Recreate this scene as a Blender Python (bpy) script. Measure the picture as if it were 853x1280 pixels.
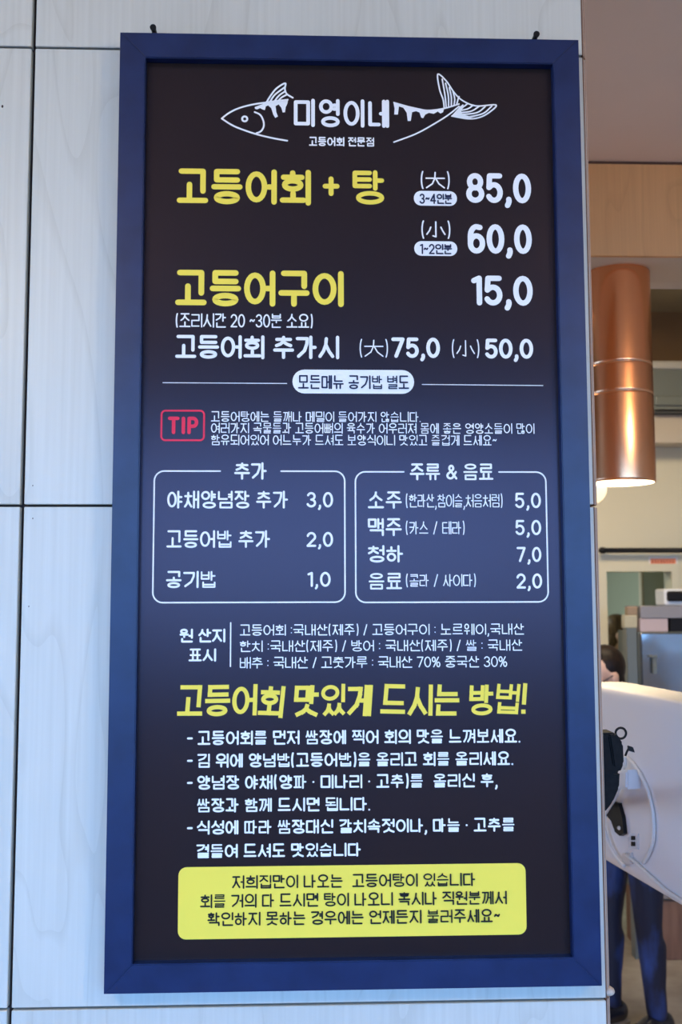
import bpy, bmesh, math, random
from mathutils import Vector, Matrix

# ------------------------------------------------------------------ clear
for o in list(bpy.data.objects):
    bpy.data.objects.remove(o)
S = bpy.context.scene
COL = S.collection
random.seed(7)
R = math.radians

# ------------------------------------------------------------------ camera
F_PX = 1244.0
CZ = 1.75
CAM = Vector((-0.0582, -1.2398, CZ))
BZ = CZ + 0.13249            # height of the board's centre
YAW, PITCH, ROLL = 0.034659, 0.087288, -0.002985
_f = Vector((math.sin(YAW) * math.cos(PITCH), math.cos(YAW) * math.cos(PITCH), math.sin(PITCH)))
_r = Vector((math.cos(YAW), -math.sin(YAW), 0))
_u = _r.cross(_f)
RT = math.cos(ROLL) * _r + math.sin(ROLL) * _u
UP = -math.sin(ROLL) * _r + math.cos(ROLL) * _u
FW = _f
cam_data = bpy.data.cameras.new('camera')
cam = bpy.data.objects.new('camera', cam_data)
COL.objects.link(cam)
cam.matrix_world = Matrix(((RT.x, UP.x, -FW.x, CAM.x), (RT.y, UP.y, -FW.y, CAM.y),
                           (RT.z, UP.z, -FW.z, CAM.z), (0, 0, 0, 1)))
cam_data.sensor_fit = 'VERTICAL'
cam_data.sensor_height = 36
cam_data.sensor_width = 24
cam_data.lens = F_PX * 36 / 1280
cam_data.clip_start = 0.05
cam_data.dof.use_dof = True
cam_data.dof.focus_distance = 1.25
cam_data.dof.aperture_fstop = 9.0
S.camera = cam

S.view_settings.view_transform = 'Standard'
S.view_settings.look = 'None'
S.view_settings.gamma = 1
S.view_settings.use_curve_mapping = False
S.view_settings.exposure = 0.0


def ray(px, py):
    return FW + RT * ((px - 426.5) / F_PX) + UP * ((640 - py) / F_PX)


def at(px, py, Y):           # point of the vertical plane y=Y seen at that pixel
    d = ray(px, py)
    return CAM + d * ((Y - CAM.y) / d.y)


def atz(px, py, Z):
    d = ray(px, py)
    return CAM + d * ((Z - CAM.z) / d.z)


# ------------------------------------------------------------------ world and lights
W = bpy.data.worlds.new('daylight')
S.world = W
W.use_nodes = True
nt = W.node_tree
nt.nodes.clear()
out = nt.nodes.new('ShaderNodeOutputWorld')
bg = nt.nodes.new('ShaderNodeBackground')
tc = nt.nodes.new('ShaderNodeTexCoord')
sep = nt.nodes.new('ShaderNodeSeparateXYZ')
rmp = nt.nodes.new('ShaderNodeValToRGB')
rmp.color_ramp.elements[0].position = 0.0
rmp.color_ramp.elements[0].color = (0.24, 0.52, 1.0, 1)
rmp.color_ramp.elements[1].position = 0.6
rmp.color_ramp.elements[1].color = (0.10, 0.30, 0.95, 1)
nt.links.new(tc.outputs['Generated'], sep.inputs[0])
nt.links.new(sep.outputs['Z'], rmp.inputs[0])
nt.links.new(rmp.outputs[0], bg.inputs['Color'])
bg.inputs['Strength'].default_value = 9.5
nt.links.new(bg.outputs[0], out.inputs[0])


def area_light(name, loc, rot, sx, sy, power, col, portal=False):
    l = bpy.data.lights.new(name, 'AREA')
    l.shape = 'RECTANGLE'
    l.size, l.size_y = sx, sy
    l.energy = power
    l.color = col
    if portal:
        l.cycles.is_portal = True
    o = bpy.data.objects.new(name, l)
    o.location = loc
    o.rotation_euler = rot
    COL.objects.link(o)
    return o


YR = -4.2                                           # rear (window) wall
WX0, WX1, WZ0, WZ1 = -3.4, 4.35, 1.15, 2.72          # its opening
area_light('window_portal', ((WX0 + WX1) / 2, YR - 0.02, (WZ0 + WZ1) / 2), (R(90), 0, 0), WX1 - WX0, WZ1 - WZ0, 1, (1, 1, 1), True)
LWY0, LWY1, LWZ0, LWZ1 = -3.9, -0.7, 0.9, 2.6           # side window in the left wall
area_light('side_window_portal', (-4.52, (LWY0 + LWY1) / 2, (LWZ0 + LWZ1) / 2), (0, R(-90), 0), LWZ1 - LWZ0, LWY1 - LWY0, 1, (1, 1, 1), True)
LW3 = (0.5, 2.1, 0.8, 2.45)                            # unseen side window behind the plywood wall, added to daylight the terminal
area_light('added_window_portal', (-4.52, (LW3[0] + LW3[1]) / 2, (LW3[2] + LW3[3]) / 2), (0, R(-90), 0), LW3[3] - LW3[2], LW3[1] - LW3[0], 1, (1, 1, 1), True)
area_light('dining_ceiling_lamp', (0.9, 2.3, 3.26), (0, 0, 0), 2.0, 0.8, 62, (1.0, 0.84, 0.60))
area_light('terminal_fill_light', (-1.4, 1.9, 3.26), (0, 0, 0), 1.4, 0.8, 16, (1.0, 0.82, 0.62))  # unseen lamp, added to light the white terminal warmly
area_light('kitchen_ceiling_lamp', (0.2, 5.9, 2.62), (0, 0, 0), 1.2, 0.8, 50, (0.88, 1.0, 0.92))
for lx, ly in ((-1.15, -1.5), (1.35, -1.5)):       # bulbs hanging just under the front ceiling
    l = bpy.data.lights.new('front_bulb', 'POINT')
    l.energy = 33
    l.color = (1.0, 0.82, 0.54)
    l.shadow_soft_size = 0.06
    o = bpy.data.objects.new('front_bulb', l)
    o.location = (lx, ly, 2.55)
    COL.objects.link(o)


# ------------------------------------------------------------------ materials
def mat(name, col, rough=0.5, metal=0.0, spec=0.5, emit=None, estr=0.0, coat=0.0, coat_rough=0.1):
    m = bpy.data.materials.new(name)
    m.use_nodes = True
    b = m.node_tree.nodes['Principled BSDF']
    b.inputs['Base Color'].default_value = (*col, 1)
    b.inputs['Roughness'].default_value = rough
    b.inputs['Metallic'].default_value = metal
    b.inputs['Specular IOR Level'].default_value = spec
    b.inputs['Coat Weight'].default_value = coat
    b.inputs['Coat Roughness'].default_value = coat_rough
    if emit:
        b.inputs['Emission Color'].default_value = (*emit, 1)
        b.inputs['Emission Strength'].default_value = estr
    return m


def noisy(m, c0, c1, scale=(1, 1, 1), detail=4, p0=0.35, p1=0.65, dist=0.0, bump=0.0, nscale=1.0):
    """two-tone object-space noise as the base colour, optional fine relief"""
    t = m.node_tree
    b = t.nodes['Principled BSDF']
    co = t.nodes.new('ShaderNodeTexCoord')
    mp = t.nodes.new('ShaderNodeMapping')
    mp.inputs['Scale'].default_value = scale
    nz = t.nodes.new('ShaderNodeTexNoise')
    nz.inputs['Scale'].default_value = nscale
    nz.inputs['Detail'].default_value = detail
    nz.inputs['Distortion'].default_value = dist
    cr = t.nodes.new('ShaderNodeValToRGB')
    cr.color_ramp.elements[0].position = p0
    cr.color_ramp.elements[0].color = (*c0, 1)
    cr.color_ramp.elements[1].position = p1
    cr.color_ramp.elements[1].color = (*c1, 1)
    t.links.new(co.outputs['Object'], mp.inputs[0])
    t.links.new(mp.outputs[0], nz.inputs[0])
    t.links.new(nz.outputs['Fac'], cr.inputs[0])
    t.links.new(cr.outputs[0], b.inputs['Base Color'])
    if bump:
        bp = t.nodes.new('ShaderNodeBump')
        bp.inputs['Strength'].default_value = bump
        bp.inputs['Distance'].default_value = 0.01
        t.links.new(nz.outputs['Fac'], bp.inputs['Height'])
        t.links.new(bp.outputs[0], b.inputs['Normal'])
    return m


def plywood(name, light, dark, seed, contour=0.5, rough=0.35):
    """pale rotary-cut birch face: soft tone, tall wandering contour lines, fine vertical grain"""
    m = mat(name, light, rough, spec=0.4)
    t = m.node_tree
    b = t.nodes['Principled BSDF']
    co = t.nodes.new('ShaderNodeTexCoord')

    def noise(scale, s, d, dist=0.0, off=0.0):
        mp = t.nodes.new('ShaderNodeMapping')
        mp.inputs['Scale'].default_value = scale
        mp.inputs['Location'].default_value = (seed + off, 0, seed * 1.7)
        nz = t.nodes.new('ShaderNodeTexNoise')
        nz.inputs['Scale'].default_value = s
        nz.inputs['Detail'].default_value = d
        nz.inputs['Distortion'].default_value = dist
        t.links.new(co.outputs['Object'], mp.inputs[0])
        t.links.new(mp.outputs[0], nz.inputs[0])
        return nz.outputs['Fac']

    def math_node(op, a, bv):
        n = t.nodes.new('ShaderNodeMath')
        n.operation = op
        for i, v in enumerate((a, bv)):
            if isinstance(v, (int, float)):
                n.inputs[i].default_value = v
            else:
                t.links.new(v, n.inputs[i])
        return n.outputs[0]
    big = noise((5.0, 1, 1.1), 1.0, 2.0, 0.6)
    fr = math_node('FRACT', math_node('MULTIPLY', big, 9.0), 0)
    line = t.nodes.new('ShaderNodeValToRGB')
    e = line.color_ramp.elements
    e[0].position, e[0].color = 0.0, (1, 1, 1, 1)
    e[1].position, e[1].color = 1.0, (0.25, 0.25, 0.25, 1)
    x = e.new(0.16)
    x.color = (0, 0, 0, 1)
    x = e.new(0.6)
    x.color = (0.05, 0.05, 0.05, 1)
    t.links.new(fr, line.inputs[0])
    fine = noise((160, 1, 3.0), 1.0, 3.0)
    tone = noise((3, 1, 0.6), 1.0, 3.0, 0.0, 9.0)
    fac = math_node('ADD', math_node('MULTIPLY', line.outputs[0], 0.30 * contour),
                    math_node('ADD', math_node('MULTIPLY', fine, 0.35), math_node('MULTIPLY', tone, 0.45)))
    mx = t.nodes.new('ShaderNodeValToRGB')
    mx.color_ramp.elements[0].position = 0.22
    mx.color_ramp.elements[0].color = (*light, 1)
    mx.color_ramp.elements[1].position = 0.85
    mx.color_ramp.elements[1].color = (*dark, 1)
    t.links.new(fac, mx.inputs[0])
    t.links.new(mx.outputs[0], b.inputs['Base Color'])
    return m


M = {}
M['birch'] = [plywood('birch_%d' % i, (0.67, 0.67, 0.605), (0.44, 0.425, 0.36), 3.1 * i + 1.3) for i in range(4)]
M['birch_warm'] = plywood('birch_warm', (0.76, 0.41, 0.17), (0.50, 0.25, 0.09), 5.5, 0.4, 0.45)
M['ply_tan'] = noisy(mat('ply_tan', (0.6, 0.4, 0.25), 0.6), (0.34, 0.17, 0.09), (0.48, 0.28, 0.16), (300, 300, 6))
M['ply_pale'] = noisy(mat('ply_pale', (0.7, 0.6, 0.5), 0.6), (0.50, 0.36, 0.26), (0.66, 0.52, 0.40), (200, 200, 8))
M['ply_dark'] = mat('ply_dark', (0.09, 0.04, 0.025), 0.7)
M['joint_dark'] = mat('joint_dark', (0.035, 0.018, 0.014), 0.8)
M['frame_paint'] = noisy(mat('frame_paint', (0.01, 0.02, 0.06), 0.34, spec=0.45), (0.003, 0.013, 0.066), (0.006, 0.020, 0.088), (1, 1, 1), nscale=22)
M['frame_lip'] = mat('frame_lip', (0.05, 0.10, 0.28), 0.3)
M['board_film'] = mat('board_film', (0.015, 0.011, 0.0105), 0.22, spec=0.38)
M['board_film'].node_tree.nodes['Principled BSDF'].inputs['Specular Tint'].default_value = (0.95, 0.72, 1.0, 1)
M['white_vinyl'] = mat('white_vinyl', (0.90, 0.91, 0.91), 0.55, spec=0.2)
M['yellow_vinyl'] = mat('yellow_vinyl', (0.95, 0.75, 0.09), 0.55, spec=0.2)
M['red_vinyl'] = mat('red_vinyl', (0.82, 0.035, 0.085), 0.55, spec=0.2)
M['dark_ink'] = mat('dark_ink', (0.015, 0.02, 0.06), 0.6, spec=0.2)
M['black_ink'] = mat('black_ink', (0.012, 0.012, 0.012), 0.6, spec=0.2)
M['smudge'] = mat('smudge', (0.05, 0.08, 0.2), 0.6)
M['black_metal'] = mat('black_metal', (0.008, 0.008, 0.009), 0.4, 0.0, spec=0.2)
M['black_rubber'] = mat('black_rubber', (0.009, 0.008, 0.009), 0.55, spec=0.2)
M['black_leather'] = noisy(mat('black_leather', (0.015, 0.014, 0.016), 0.5, spec=0.12), (0.006, 0.005, 0.005), (0.011, 0.010, 0.010), (120, 120, 120), bump=0.04)
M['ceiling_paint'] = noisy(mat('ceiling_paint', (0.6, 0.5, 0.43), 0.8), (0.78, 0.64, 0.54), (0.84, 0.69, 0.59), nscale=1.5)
M['cream_paint'] = noisy(mat('cream_paint', (0.7, 0.62, 0.43), 0.75), (0.68, 0.61, 0.43), (0.74, 0.66, 0.47), nscale=1.2)
M['beige_paint'] = mat('beige_paint', (0.62, 0.53, 0.42), 0.7)
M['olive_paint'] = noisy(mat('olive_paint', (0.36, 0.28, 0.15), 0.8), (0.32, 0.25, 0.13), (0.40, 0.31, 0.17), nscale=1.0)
M['brown_paint'] = mat('brown_paint', (0.22, 0.13, 0.06), 0.8)
M['grey_green_paint'] = noisy(mat('grey_green_paint', (0.5, 0.56, 0.5), 0.7), (0.48, 0.54, 0.48), (0.55, 0.60, 0.54), nscale=0.8)
M['concrete'] = noisy(mat('concrete', (0.3, 0.27, 0.22), 0.5), (0.24, 0.20, 0.16), (0.40, 0.35, 0.29), nscale=5, detail=8)
M['asphalt'] = noisy(mat('asphalt', (0.06, 0.06, 0.06), 0.9), (0.03, 0.03, 0.035), (0.06, 0.06, 0.065), nscale=2)
M['hedge'] = noisy(mat('hedge', (0.03, 0.05, 0.02), 0.9), (0.015, 0.02, 0.02), (0.04, 0.05, 0.04), nscale=3)
M['copper'] = mat('copper', (0.95, 0.43, 0.21), 0.19, 1.0)
_b = M['copper'].node_tree.nodes['Principled BSDF']
_b.inputs['Anisotropic'].default_value = 0.9
_b.inputs['Anisotropic Rotation'].default_value = 0.0
_t = M['copper'].node_tree.nodes.new('ShaderNodeTangent')
_t.direction_type = 'RADIAL'
_t.axis = 'Z'
M['copper'].node_tree.links.new(_t.outputs[0], _b.inputs['Tangent'])
M['copper_seam'] = mat('copper_seam', (0.98, 0.62, 0.40), 0.25, 1.0)
M['lamp_white'] = mat('lamp_white', (0.9, 0.88, 0.82), 0.5, emit=(1.0, 0.86, 0.62), estr=2.2)
M['lamp_glow'] = mat('lamp_glow', (0.9, 0.88, 0.82), 0.5, emit=(1.0, 0.84, 0.58), estr=6.0)
M['globe_glow'] = mat('globe_glow', (0.9, 0.85, 0.7), 0.4, emit=(1.0, 0.80, 0.48), estr=1.1)
M['white_shell'] = mat('white_shell', (0.90, 0.87, 0.87), 0.2, spec=0.6, coat=0.5)
M['white_plastic'] = mat('white_plastic', (0.78, 0.78, 0.78), 0.35)
M['cable_white'] = mat('cable_white', (0.80, 0.77, 0.72), 0.4)
M['screen_glass'] = mat('screen_glass', (0.01, 0.01, 0.012), 0.1)
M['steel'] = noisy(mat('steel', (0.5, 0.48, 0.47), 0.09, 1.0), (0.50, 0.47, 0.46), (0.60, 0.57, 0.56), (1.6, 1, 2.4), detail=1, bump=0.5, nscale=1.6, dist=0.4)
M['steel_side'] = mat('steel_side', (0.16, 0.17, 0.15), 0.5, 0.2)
M['grey_tray'] = mat('grey_tray', (0.28, 0.26, 0.27), 0.5)
M['carton'] = noisy(mat('carton', (0.35, 0.24, 0.15), 0.8), (0.32, 0.22, 0.14), (0.4, 0.28, 0.18), nscale=8)
M['carton_pale'] = noisy(mat('carton_pale', (0.5, 0.45, 0.3), 0.8), (0.48, 0.42, 0.28), (0.55, 0.49, 0.34), nscale=8)
M['pink_box'] = mat('pink_box', (0.55, 0.42, 0.41), 0.6)
M['red_wood'] = noisy(mat('red_wood', (0.2, 0.09, 0.05), 0.5), (0.17, 0.08, 0.045), (0.26, 0.13, 0.075), (8, 8, 1), nscale=3)
M['sign_red'] = mat('sign_red', (0.88, 0.30, 0.14), 0.5)
M['sign_dark_red'] = mat('sign_dark_red', (0.62, 0.14, 0.07), 0.5)
M['sign_white'] = mat('sign_white', (0.8, 0.72, 0.62), 0.5)
M['skin'] = noisy(mat('skin', (0.62, 0.38, 0.27), 0.5), (0.58, 0.34, 0.24), (0.66, 0.42, 0.31), nscale=12)
M['hair_dark'] = noisy(mat('hair_dark', (0.02, 0.012, 0.01), 0.5, spec=0.2), (0.008, 0.005, 0.004), (0.022, 0.012, 0.008), (60, 60, 6), nscale=1)
M['hair_brown'] = noisy(mat('hair_brown', (0.08, 0.045, 0.02), 0.5), (0.05, 0.028, 0.014), (0.14, 0.08, 0.035), (60, 60, 6), nscale=1)
M['jeans'] = noisy(mat('jeans', (0.02, 0.05, 0.18), 0.6), (0.004, 0.007, 0.028), (0.035, 0.095, 0.36), (8, 8, 3.2), p0=0.46, p1=0.74, nscale=1)
M['navy_cloth'] = noisy(mat('navy_cloth', (0.008, 0.01, 0.04), 0.8), (0.006, 0.008, 0.03), (0.012, 0.015, 0.05), nscale=20)
M['black_cloth'] = noisy(mat('black_cloth', (0.01, 0.01, 0.012), 0.8), (0.008, 0.008, 0.010), (0.018, 0.018, 0.022), nscale=20)
M['shoe_black'] = mat('shoe_black', (0.010, 0.011, 0.018), 0.25)
M['shoe_sole'] = mat('shoe_sole', (0.3, 0.28, 0.26), 0.6)
M['eye_white'] = mat('eye_white', (0.7, 0.7, 0.68), 0.2)
M['iris'] = mat('iris', (0.02, 0.012, 0.008), 0.15)
M['lip'] = mat('lip', (0.45, 0.16, 0.14), 0.4)


# ------------------------------------------------------------------ object helpers
def obj(name, bm, m=None, parent=None, smooth=False):
    me = bpy.data.meshes.new(name)
    bm.normal_update()
    if smooth:
        for f in bm.faces:
            f.smooth = True
    bm.to_mesh(me)
    bm.free()
    o = bpy.data.objects.new(name, me)
    COL.objects.link(o)
    for k in (m if isinstance(m, (list, tuple)) else [m]):
        if k:
            me.materials.append(k)
    if parent:
        o.parent = parent
    return o


def thing(name, label, cat, loc=(0, 0, 0), group=None, rotz=0.0):
    o = bpy.data.objects.new(name, None)
    o.empty_display_size = 0.05
    o.location = loc
    o.rotation_euler = (0, 0, rotz)
    COL.objects.link(o)
    return tag(o, label, cat, group)


def tag(o, label, cat, group=None):
    o['label'] = label
    o['category'] = cat
    if group:
        o['group'] = group
    return o


def struct(o):
    o['kind'] = 'structure'
    return o


def box(bm, x0, x1, y0, y1, z0, z1, mi=0, off=(0, 0, 0)):
    ox, oy, oz = off
    v = [bm.verts.new((x - ox, y - oy, z - oz)) for x in (x0, x1) for y in (y0, y1) for z in (z0, z1)]
    for q in ((0, 1, 3, 2), (4, 6, 7, 5), (0, 4, 5, 1), (2, 3, 7, 6), (0, 2, 6, 4), (1, 5, 7, 3)):
        f = bm.faces.new([v[i] for i in q])
        f.material_index = mi
    return v


def boxm(x0, x1, y0, y1, z0, z1, bevel=0.0, off=(0, 0, 0), seg=2):
    bm = bmesh.new()
    box(bm, x0, x1, y0, y1, z0, z1, 0, off)
    if bevel:
        bmesh.ops.bevel(bm, geom=bm.edges[:], offset=bevel, segments=seg, affect='EDGES', profile=0.5)
    return bm


def frame_of(d):
    d = d.normalized()
    a = Vector((0, 0, 1)) if abs(d.z) < 0.9 else Vector((1, 0, 0))
    u = d.cross(a).normalized()
    return u, d.cross(u).normalized()


def tube(bm, pts, r, n=10, cap=True):
    pts = [Vector(p) for p in pts]
    rs = r if isinstance(r, (list, tuple)) else [r] * len(pts)
    rings = []
    u = None
    for i, p in enumerate(pts):
        d = (pts[min(i + 1, len(pts) - 1)] - pts[max(i - 1, 0)]).normalized()
        if u is None:
            u, v = frame_of(d)
        else:
            u = (u - d * u.dot(d)).normalized()
            v = d.cross(u).normalized()
        rings.append([bm.verts.new(p + (u * math.cos(2 * math.pi * k / n) + v * math.sin(2 * math.pi * k / n)) * rs[i]) for k in range(n)])
    for a, b in zip(rings, rings[1:]):
        for k in range(n):
            bm.faces.new((a[k], a[(k + 1) % n], b[(k + 1) % n], b[k]))
    if cap:
        bm.faces.new(rings[0][::-1])
        bm.faces.new(rings[-1])


def smooth_path(pts, n=8):
    P = [Vector(p) for p in pts]
    P = [P[0] * 2 - P[1]] + P + [P[-1] * 2 - P[-2]]
    res = []
    for i in range(1, len(P) - 2):
        for k in range(n):
            t = k / n
            a, b, c, d = P[i - 1], P[i], P[i + 1], P[i + 2]
            res.append(0.5 * ((2 * b) + (c - a) * t + (2 * a - 5 * b + 4 * c - d) * t * t + (3 * b - a - 3 * c + d) * t ** 3))
    res.append(P[-2])
    return res


def lathe(bm, prof, n=48, c=(0, 0, 0), mi=0):
    rings = []
    for r, z in prof:
        if r < 1e-6:
            rings.append([bm.verts.new((c[0], c[1], c[2] + z))])
        else:
            rings.append([bm.verts.new((c[0] + r * math.cos(2 * math.pi * k / n), c[1] + r * math.sin(2 * math.pi * k / n), c[2] + z)) for k in range(n)])
    for a, b in zip(rings, rings[1:]):
        for k in range(n):
            k2 = (k + 1) % n
            if len(a) == 1 and len(b) == 1:
                continue
            if len(a) == 1:
                f = bm.faces.new((a[0], b[k2], b[k]))
            elif len(b) == 1:
                f = bm.faces.new((a[k], a[k2], b[0]))
            else:
                f = bm.faces.new((a[k], a[k2], b[k2], b[k]))
            f.material_index = mi


def ball(bm, c, r, n=16, rot=None):
    rx, ry, rz = r if isinstance(r, (tuple, list)) else (r, r, r)
    mx = Matrix.Translation(Vector(c))
    if rot:
        mx = mx @ rot
    mx = mx @ Matrix.Diagonal((rx, ry, rz, 1))
    bmesh.ops.create_uvsphere(bm, u_segments=n, v_segments=max(6, n // 2), radius=1, matrix=mx)


def capsule(bm, p0, p1, r0, r1, n=12):
    p0, p1 = Vector(p0), Vector(p1)
    d = (p1 - p0).normalized()
    pts, rs = [], []
    for a in (0.05, 0.35, 0.7, 0.95):
        pts.append(p0 - d * r0 * math.cos(a * math.pi / 2))
        rs.append(r0 * math.sin(a * math.pi / 2))
    for a in (0.95, 0.7, 0.35, 0.05):
        pts.append(p1 + d * r1 * math.cos(a * math.pi / 2))
        rs.append(r1 * math.sin(a * math.pi / 2))
    tube(bm, pts, rs, n)


# ------------------------------------------------------------------ the setting
YW = 0.028            # face of the plywood wall (the board's frame face is y = 0)
CEIL = 2.75
edge_top, edge_bot = at(726.8, 5, YW), at(757.2, 1225, YW)
XE = (edge_top.x + edge_bot.x) / 2                     # right end of the plywood face
YB0 = atz(790, 205, CEIL).y                            # face of the plywood beam
ZB = at(790, 322, YB0).z                               # its underside
YB1 = atz(790, 361, ZB).y
YBACK = 4.06                                           # cream wall with the kitchen doorway
HCEIL = 3.32

wall_front = struct(obj('wall_front', boxm(-3.2, XE - 0.004, YW + 0.012, YW + 0.11, 0, CEIL), M['joint_dark']))
obj('back_sheet', boxm(-3.2, XE - 0.006, YW + 0.11, YW + 0.116, 0.0, CEIL - 0.001), M['birch_warm'], wall_front)  # unseen sheet, added for its warm reflection in the copper lamp
# panels of birch plywood with recessed dark joints
jx = [at(43.5, 10, YW).x, at(27.5, 632, YW).x, at(11.5, 1250, YW).x]
XJ = sum(jx) / 3
rows = [at(100, 60, YW).z, at(100, 632, YW).z, at(100, 1260.5, YW).z]
pw = XE - XJ
hj = 0.0016
zs = [CEIL, rows[0], rows[1], rows[2], rows[2] - (rows[1] - rows[2]), 0.0]
xs = [XE, XJ, XJ - pw, XJ - 2 * pw, XJ - 3 * pw]
PLY = [(0.000, 0.0011, 1), (0.0011, 0.0024, 2), (0.0024, 0.0032, 1), (0.0032, 0.0047, 3), (0.0047, 0.0054, 1), (0.0054, 0.0068, 2), (0.0068, 0.0078, 3)]
k = 0
for ci in range(4):
    for ri in range(5):
        x1, x0 = xs[ci] - (0 if ci == 0 else 0.0026), xs[ci + 1] + 0.0026
        z1, z0 = zs[ri] - (hj if ri else 0), zs[ri + 1] + (hj if ri < 4 else 0)
        if z1 - z0 < 0.02:
            continue
        cx, cz = (x0 + x1) / 2, (z0 + z1) / 2
        bm = boxm(x0, x1, YW, YW + 0.0115, z0, z1, 0.0009, (cx, YW, cz), 1)
        p = obj('panel', bm, M['birch'][k % 4], wall_front)
        p.location = (cx, YW, cz)
        if ci == 0:
            # stepped plies of the sheet's end, each a little further out and back
            e = bmesh.new()
            for q, (a, b, mi) in enumerate(PLY):
                    box(e, x1 + a, x1 + b, YW + 0.0010 + 0.0017 * q, YW + 0.05, z0, z1, mi, (cx, YW, cz))
            eo = obj('ply_edge', e, [M['ply_pale'], M['ply_dark'], M['ply_tan'], M['ply_pale']], p)
            if ri == 2:                # swollen foot of the edge above the lowest joint
                e = bmesh.new()
                ball(e, (x1 + 0.0055 - cx, 0.010, z0 + 0.005 - cz), (0.0085, 0.010, 0.0055), 12)
                obj('splintered_corner', e, M['ply_pale'], p, True)
        k += 1
# a few dark specks on the birch face
for px, py, r in ((3, 133, 0.0013), (41, 607, 0.0006), (41, 648, 0.0006), (36, 758, 0.0006)):
    c = at(px, py, YW)
    e = bmesh.new()
    ball(e, (0, 0, 0), (r, 0.0006, r * 1.6), 8)
    o = obj('knot', e, M['joint_dark'], wall_front)
    o.location = (c.x, YW, c.z)

floor = struct(obj('floor', boxm(-4.5, 4.5, YR - 0.15, 8.2, -0.12, 0), M['concrete']))
ceil1 = struct(obj('ceiling', boxm(-4.5, 4.5, YR - 0.15, YB0 + 0.02, CEIL, CEIL + 0.1), M['ceiling_paint']))
trim1 = struct(obj('trim_1', boxm(-4.5, 4.5, YB0, YB1, ZB, HCEIL), M['beige_paint']))
# plywood facing of the beam and a dark strip painted as the shadow gap over it
z_line = at(790, 319, YB0).z
fb = obj('beam_facing', boxm(-2.5, 2.5, YB0 - 0.012, YB0, ZB, CEIL - 0.006), M['birch_warm'], trim1)
obj('painted_shadow_gap', boxm(-2.5, 2.5, YB0 - 0.013, YB0, CEIL - 0.006, CEIL - 0.0005), M['ply_dark'], trim1)
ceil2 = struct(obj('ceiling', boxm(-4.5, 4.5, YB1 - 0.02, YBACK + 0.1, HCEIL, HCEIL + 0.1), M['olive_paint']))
bm = bmesh.new()
box(bm, -4.6, -4.5, YR - 0.15, LWY0, 0, HCEIL)
box(bm, -4.6, -4.5, LWY1, LW3[0], 0, HCEIL)
box(bm, -4.6, -4.5, LW3[1], 8.2, 0, HCEIL)
box(bm, -4.6, -4.5, LW3[0], LW3[1], 0, LW3[2])
box(bm, -4.6, -4.5, LW3[0], LW3[1], LW3[3], HCEIL)
box(bm, -4.6, -4.5, LWY0, LWY1, 0, LWZ0)
box(bm, -4.6, -4.5, LWY0, LWY1, LWZ1, HCEIL)
wl = struct(obj('wall_left', bm, M['beige_paint']))
bm = bmesh.new()
for y in (LWY0 + 0.03, (LWY0 + LWY1) / 2, LWY1 - 0.03):
    box(bm, -4.58, -4.53, y - 0.03, y + 0.03, LWZ0, LWZ1)
box(bm, -4.58, -4.53, LWY0, LWY1, LWZ0, LWZ0 + 0.05)
box(bm, -4.58, -4.53, LWY0, LWY1, LWZ1 - 0.05, LWZ1)
struct(obj('window_2', bm, M['black_metal']))
bm = bmesh.new()
for y in (LW3[0] + 0.03, (LW3[0] + LW3[1]) / 2, LW3[1] - 0.03):
    box(bm, -4.58, -4.53, y - 0.03, y + 0.03, LW3[2], LW3[3])
box(bm, -4.58, -4.53, LW3[0], LW3[1], LW3[2], LW3[2] + 0.05)
box(bm, -4.58, -4.53, LW3[0], LW3[1], LW3[3] - 0.05, LW3[3])
struct(obj('added_window_3', bm, M['black_metal']))  # frame of the added, unseen side window
wr = struct(obj('wall_right', boxm(4.5, 4.6, YR - 0.15, 8.2, 0, HCEIL), M['beige_paint']))

# rear wall with the shop window that lights the room
bm = bmesh.new()
box(bm, -4.5, WX0, YR - 0.15, YR, 0, CEIL)
box(bm, WX1, 4.5, YR - 0.15, YR, 0, CEIL)
box(bm, WX0, WX1, YR - 0.15, YR, 0, WZ0)
box(bm, WX0, WX1, YR - 0.15, YR, WZ1, CEIL)
wrear = struct(obj('wall_rear', bm, M['beige_paint']))
bm = bmesh.new()
for x in (WX0 + 0.03, WX0 + 2.3, WX0 + 4.6, WX0 + 6.4, WX1 - 0.03):
    box(bm, x - 0.03, x + 0.03, YR - 0.10, YR - 0.04, WZ0, WZ1)
box(bm, WX0, WX1, YR - 0.10, YR - 0.04, WZ0, WZ0 + 0.05)
box(bm, WX0, WX1, YR - 0.10, YR - 0.04, WZ1 - 0.05, WZ1)
struct(obj('window_1', bm, M['black_metal']))
struct(obj('ground', boxm(-40, 40, -60, YR - 0.15, -0.2, -0.12), M['asphalt']))

# cream wall with doorway
DX0, DX1 = at(757.5, 760, YBACK).x, at(841, 730, YBACK).x
DZ = at(800, 713, YBACK).z
z_ledge0, z_ledge1 = at(830, 555, YBACK - 0.12).z, at(830, 520, YBACK - 0.12).z
zc = at(830, 553, YBACK).z
bm = bmesh.new()
box(bm, -4.5, DX0, YBACK, YBACK + 0.1, 0, zc)
box(bm, DX1, 4.5, YBACK, YBACK + 0.1, 0, zc)
box(bm, DX0, DX1, YBACK, YBACK + 0.1, DZ, zc)
wb = struct(obj('wall_back', bm, M['cream_paint']))
obj('upper_wall', boxm(-4.5, 4.5, YBACK, YBACK + 0.1, zc, HCEIL), M['brown_paint'], wb)
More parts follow.
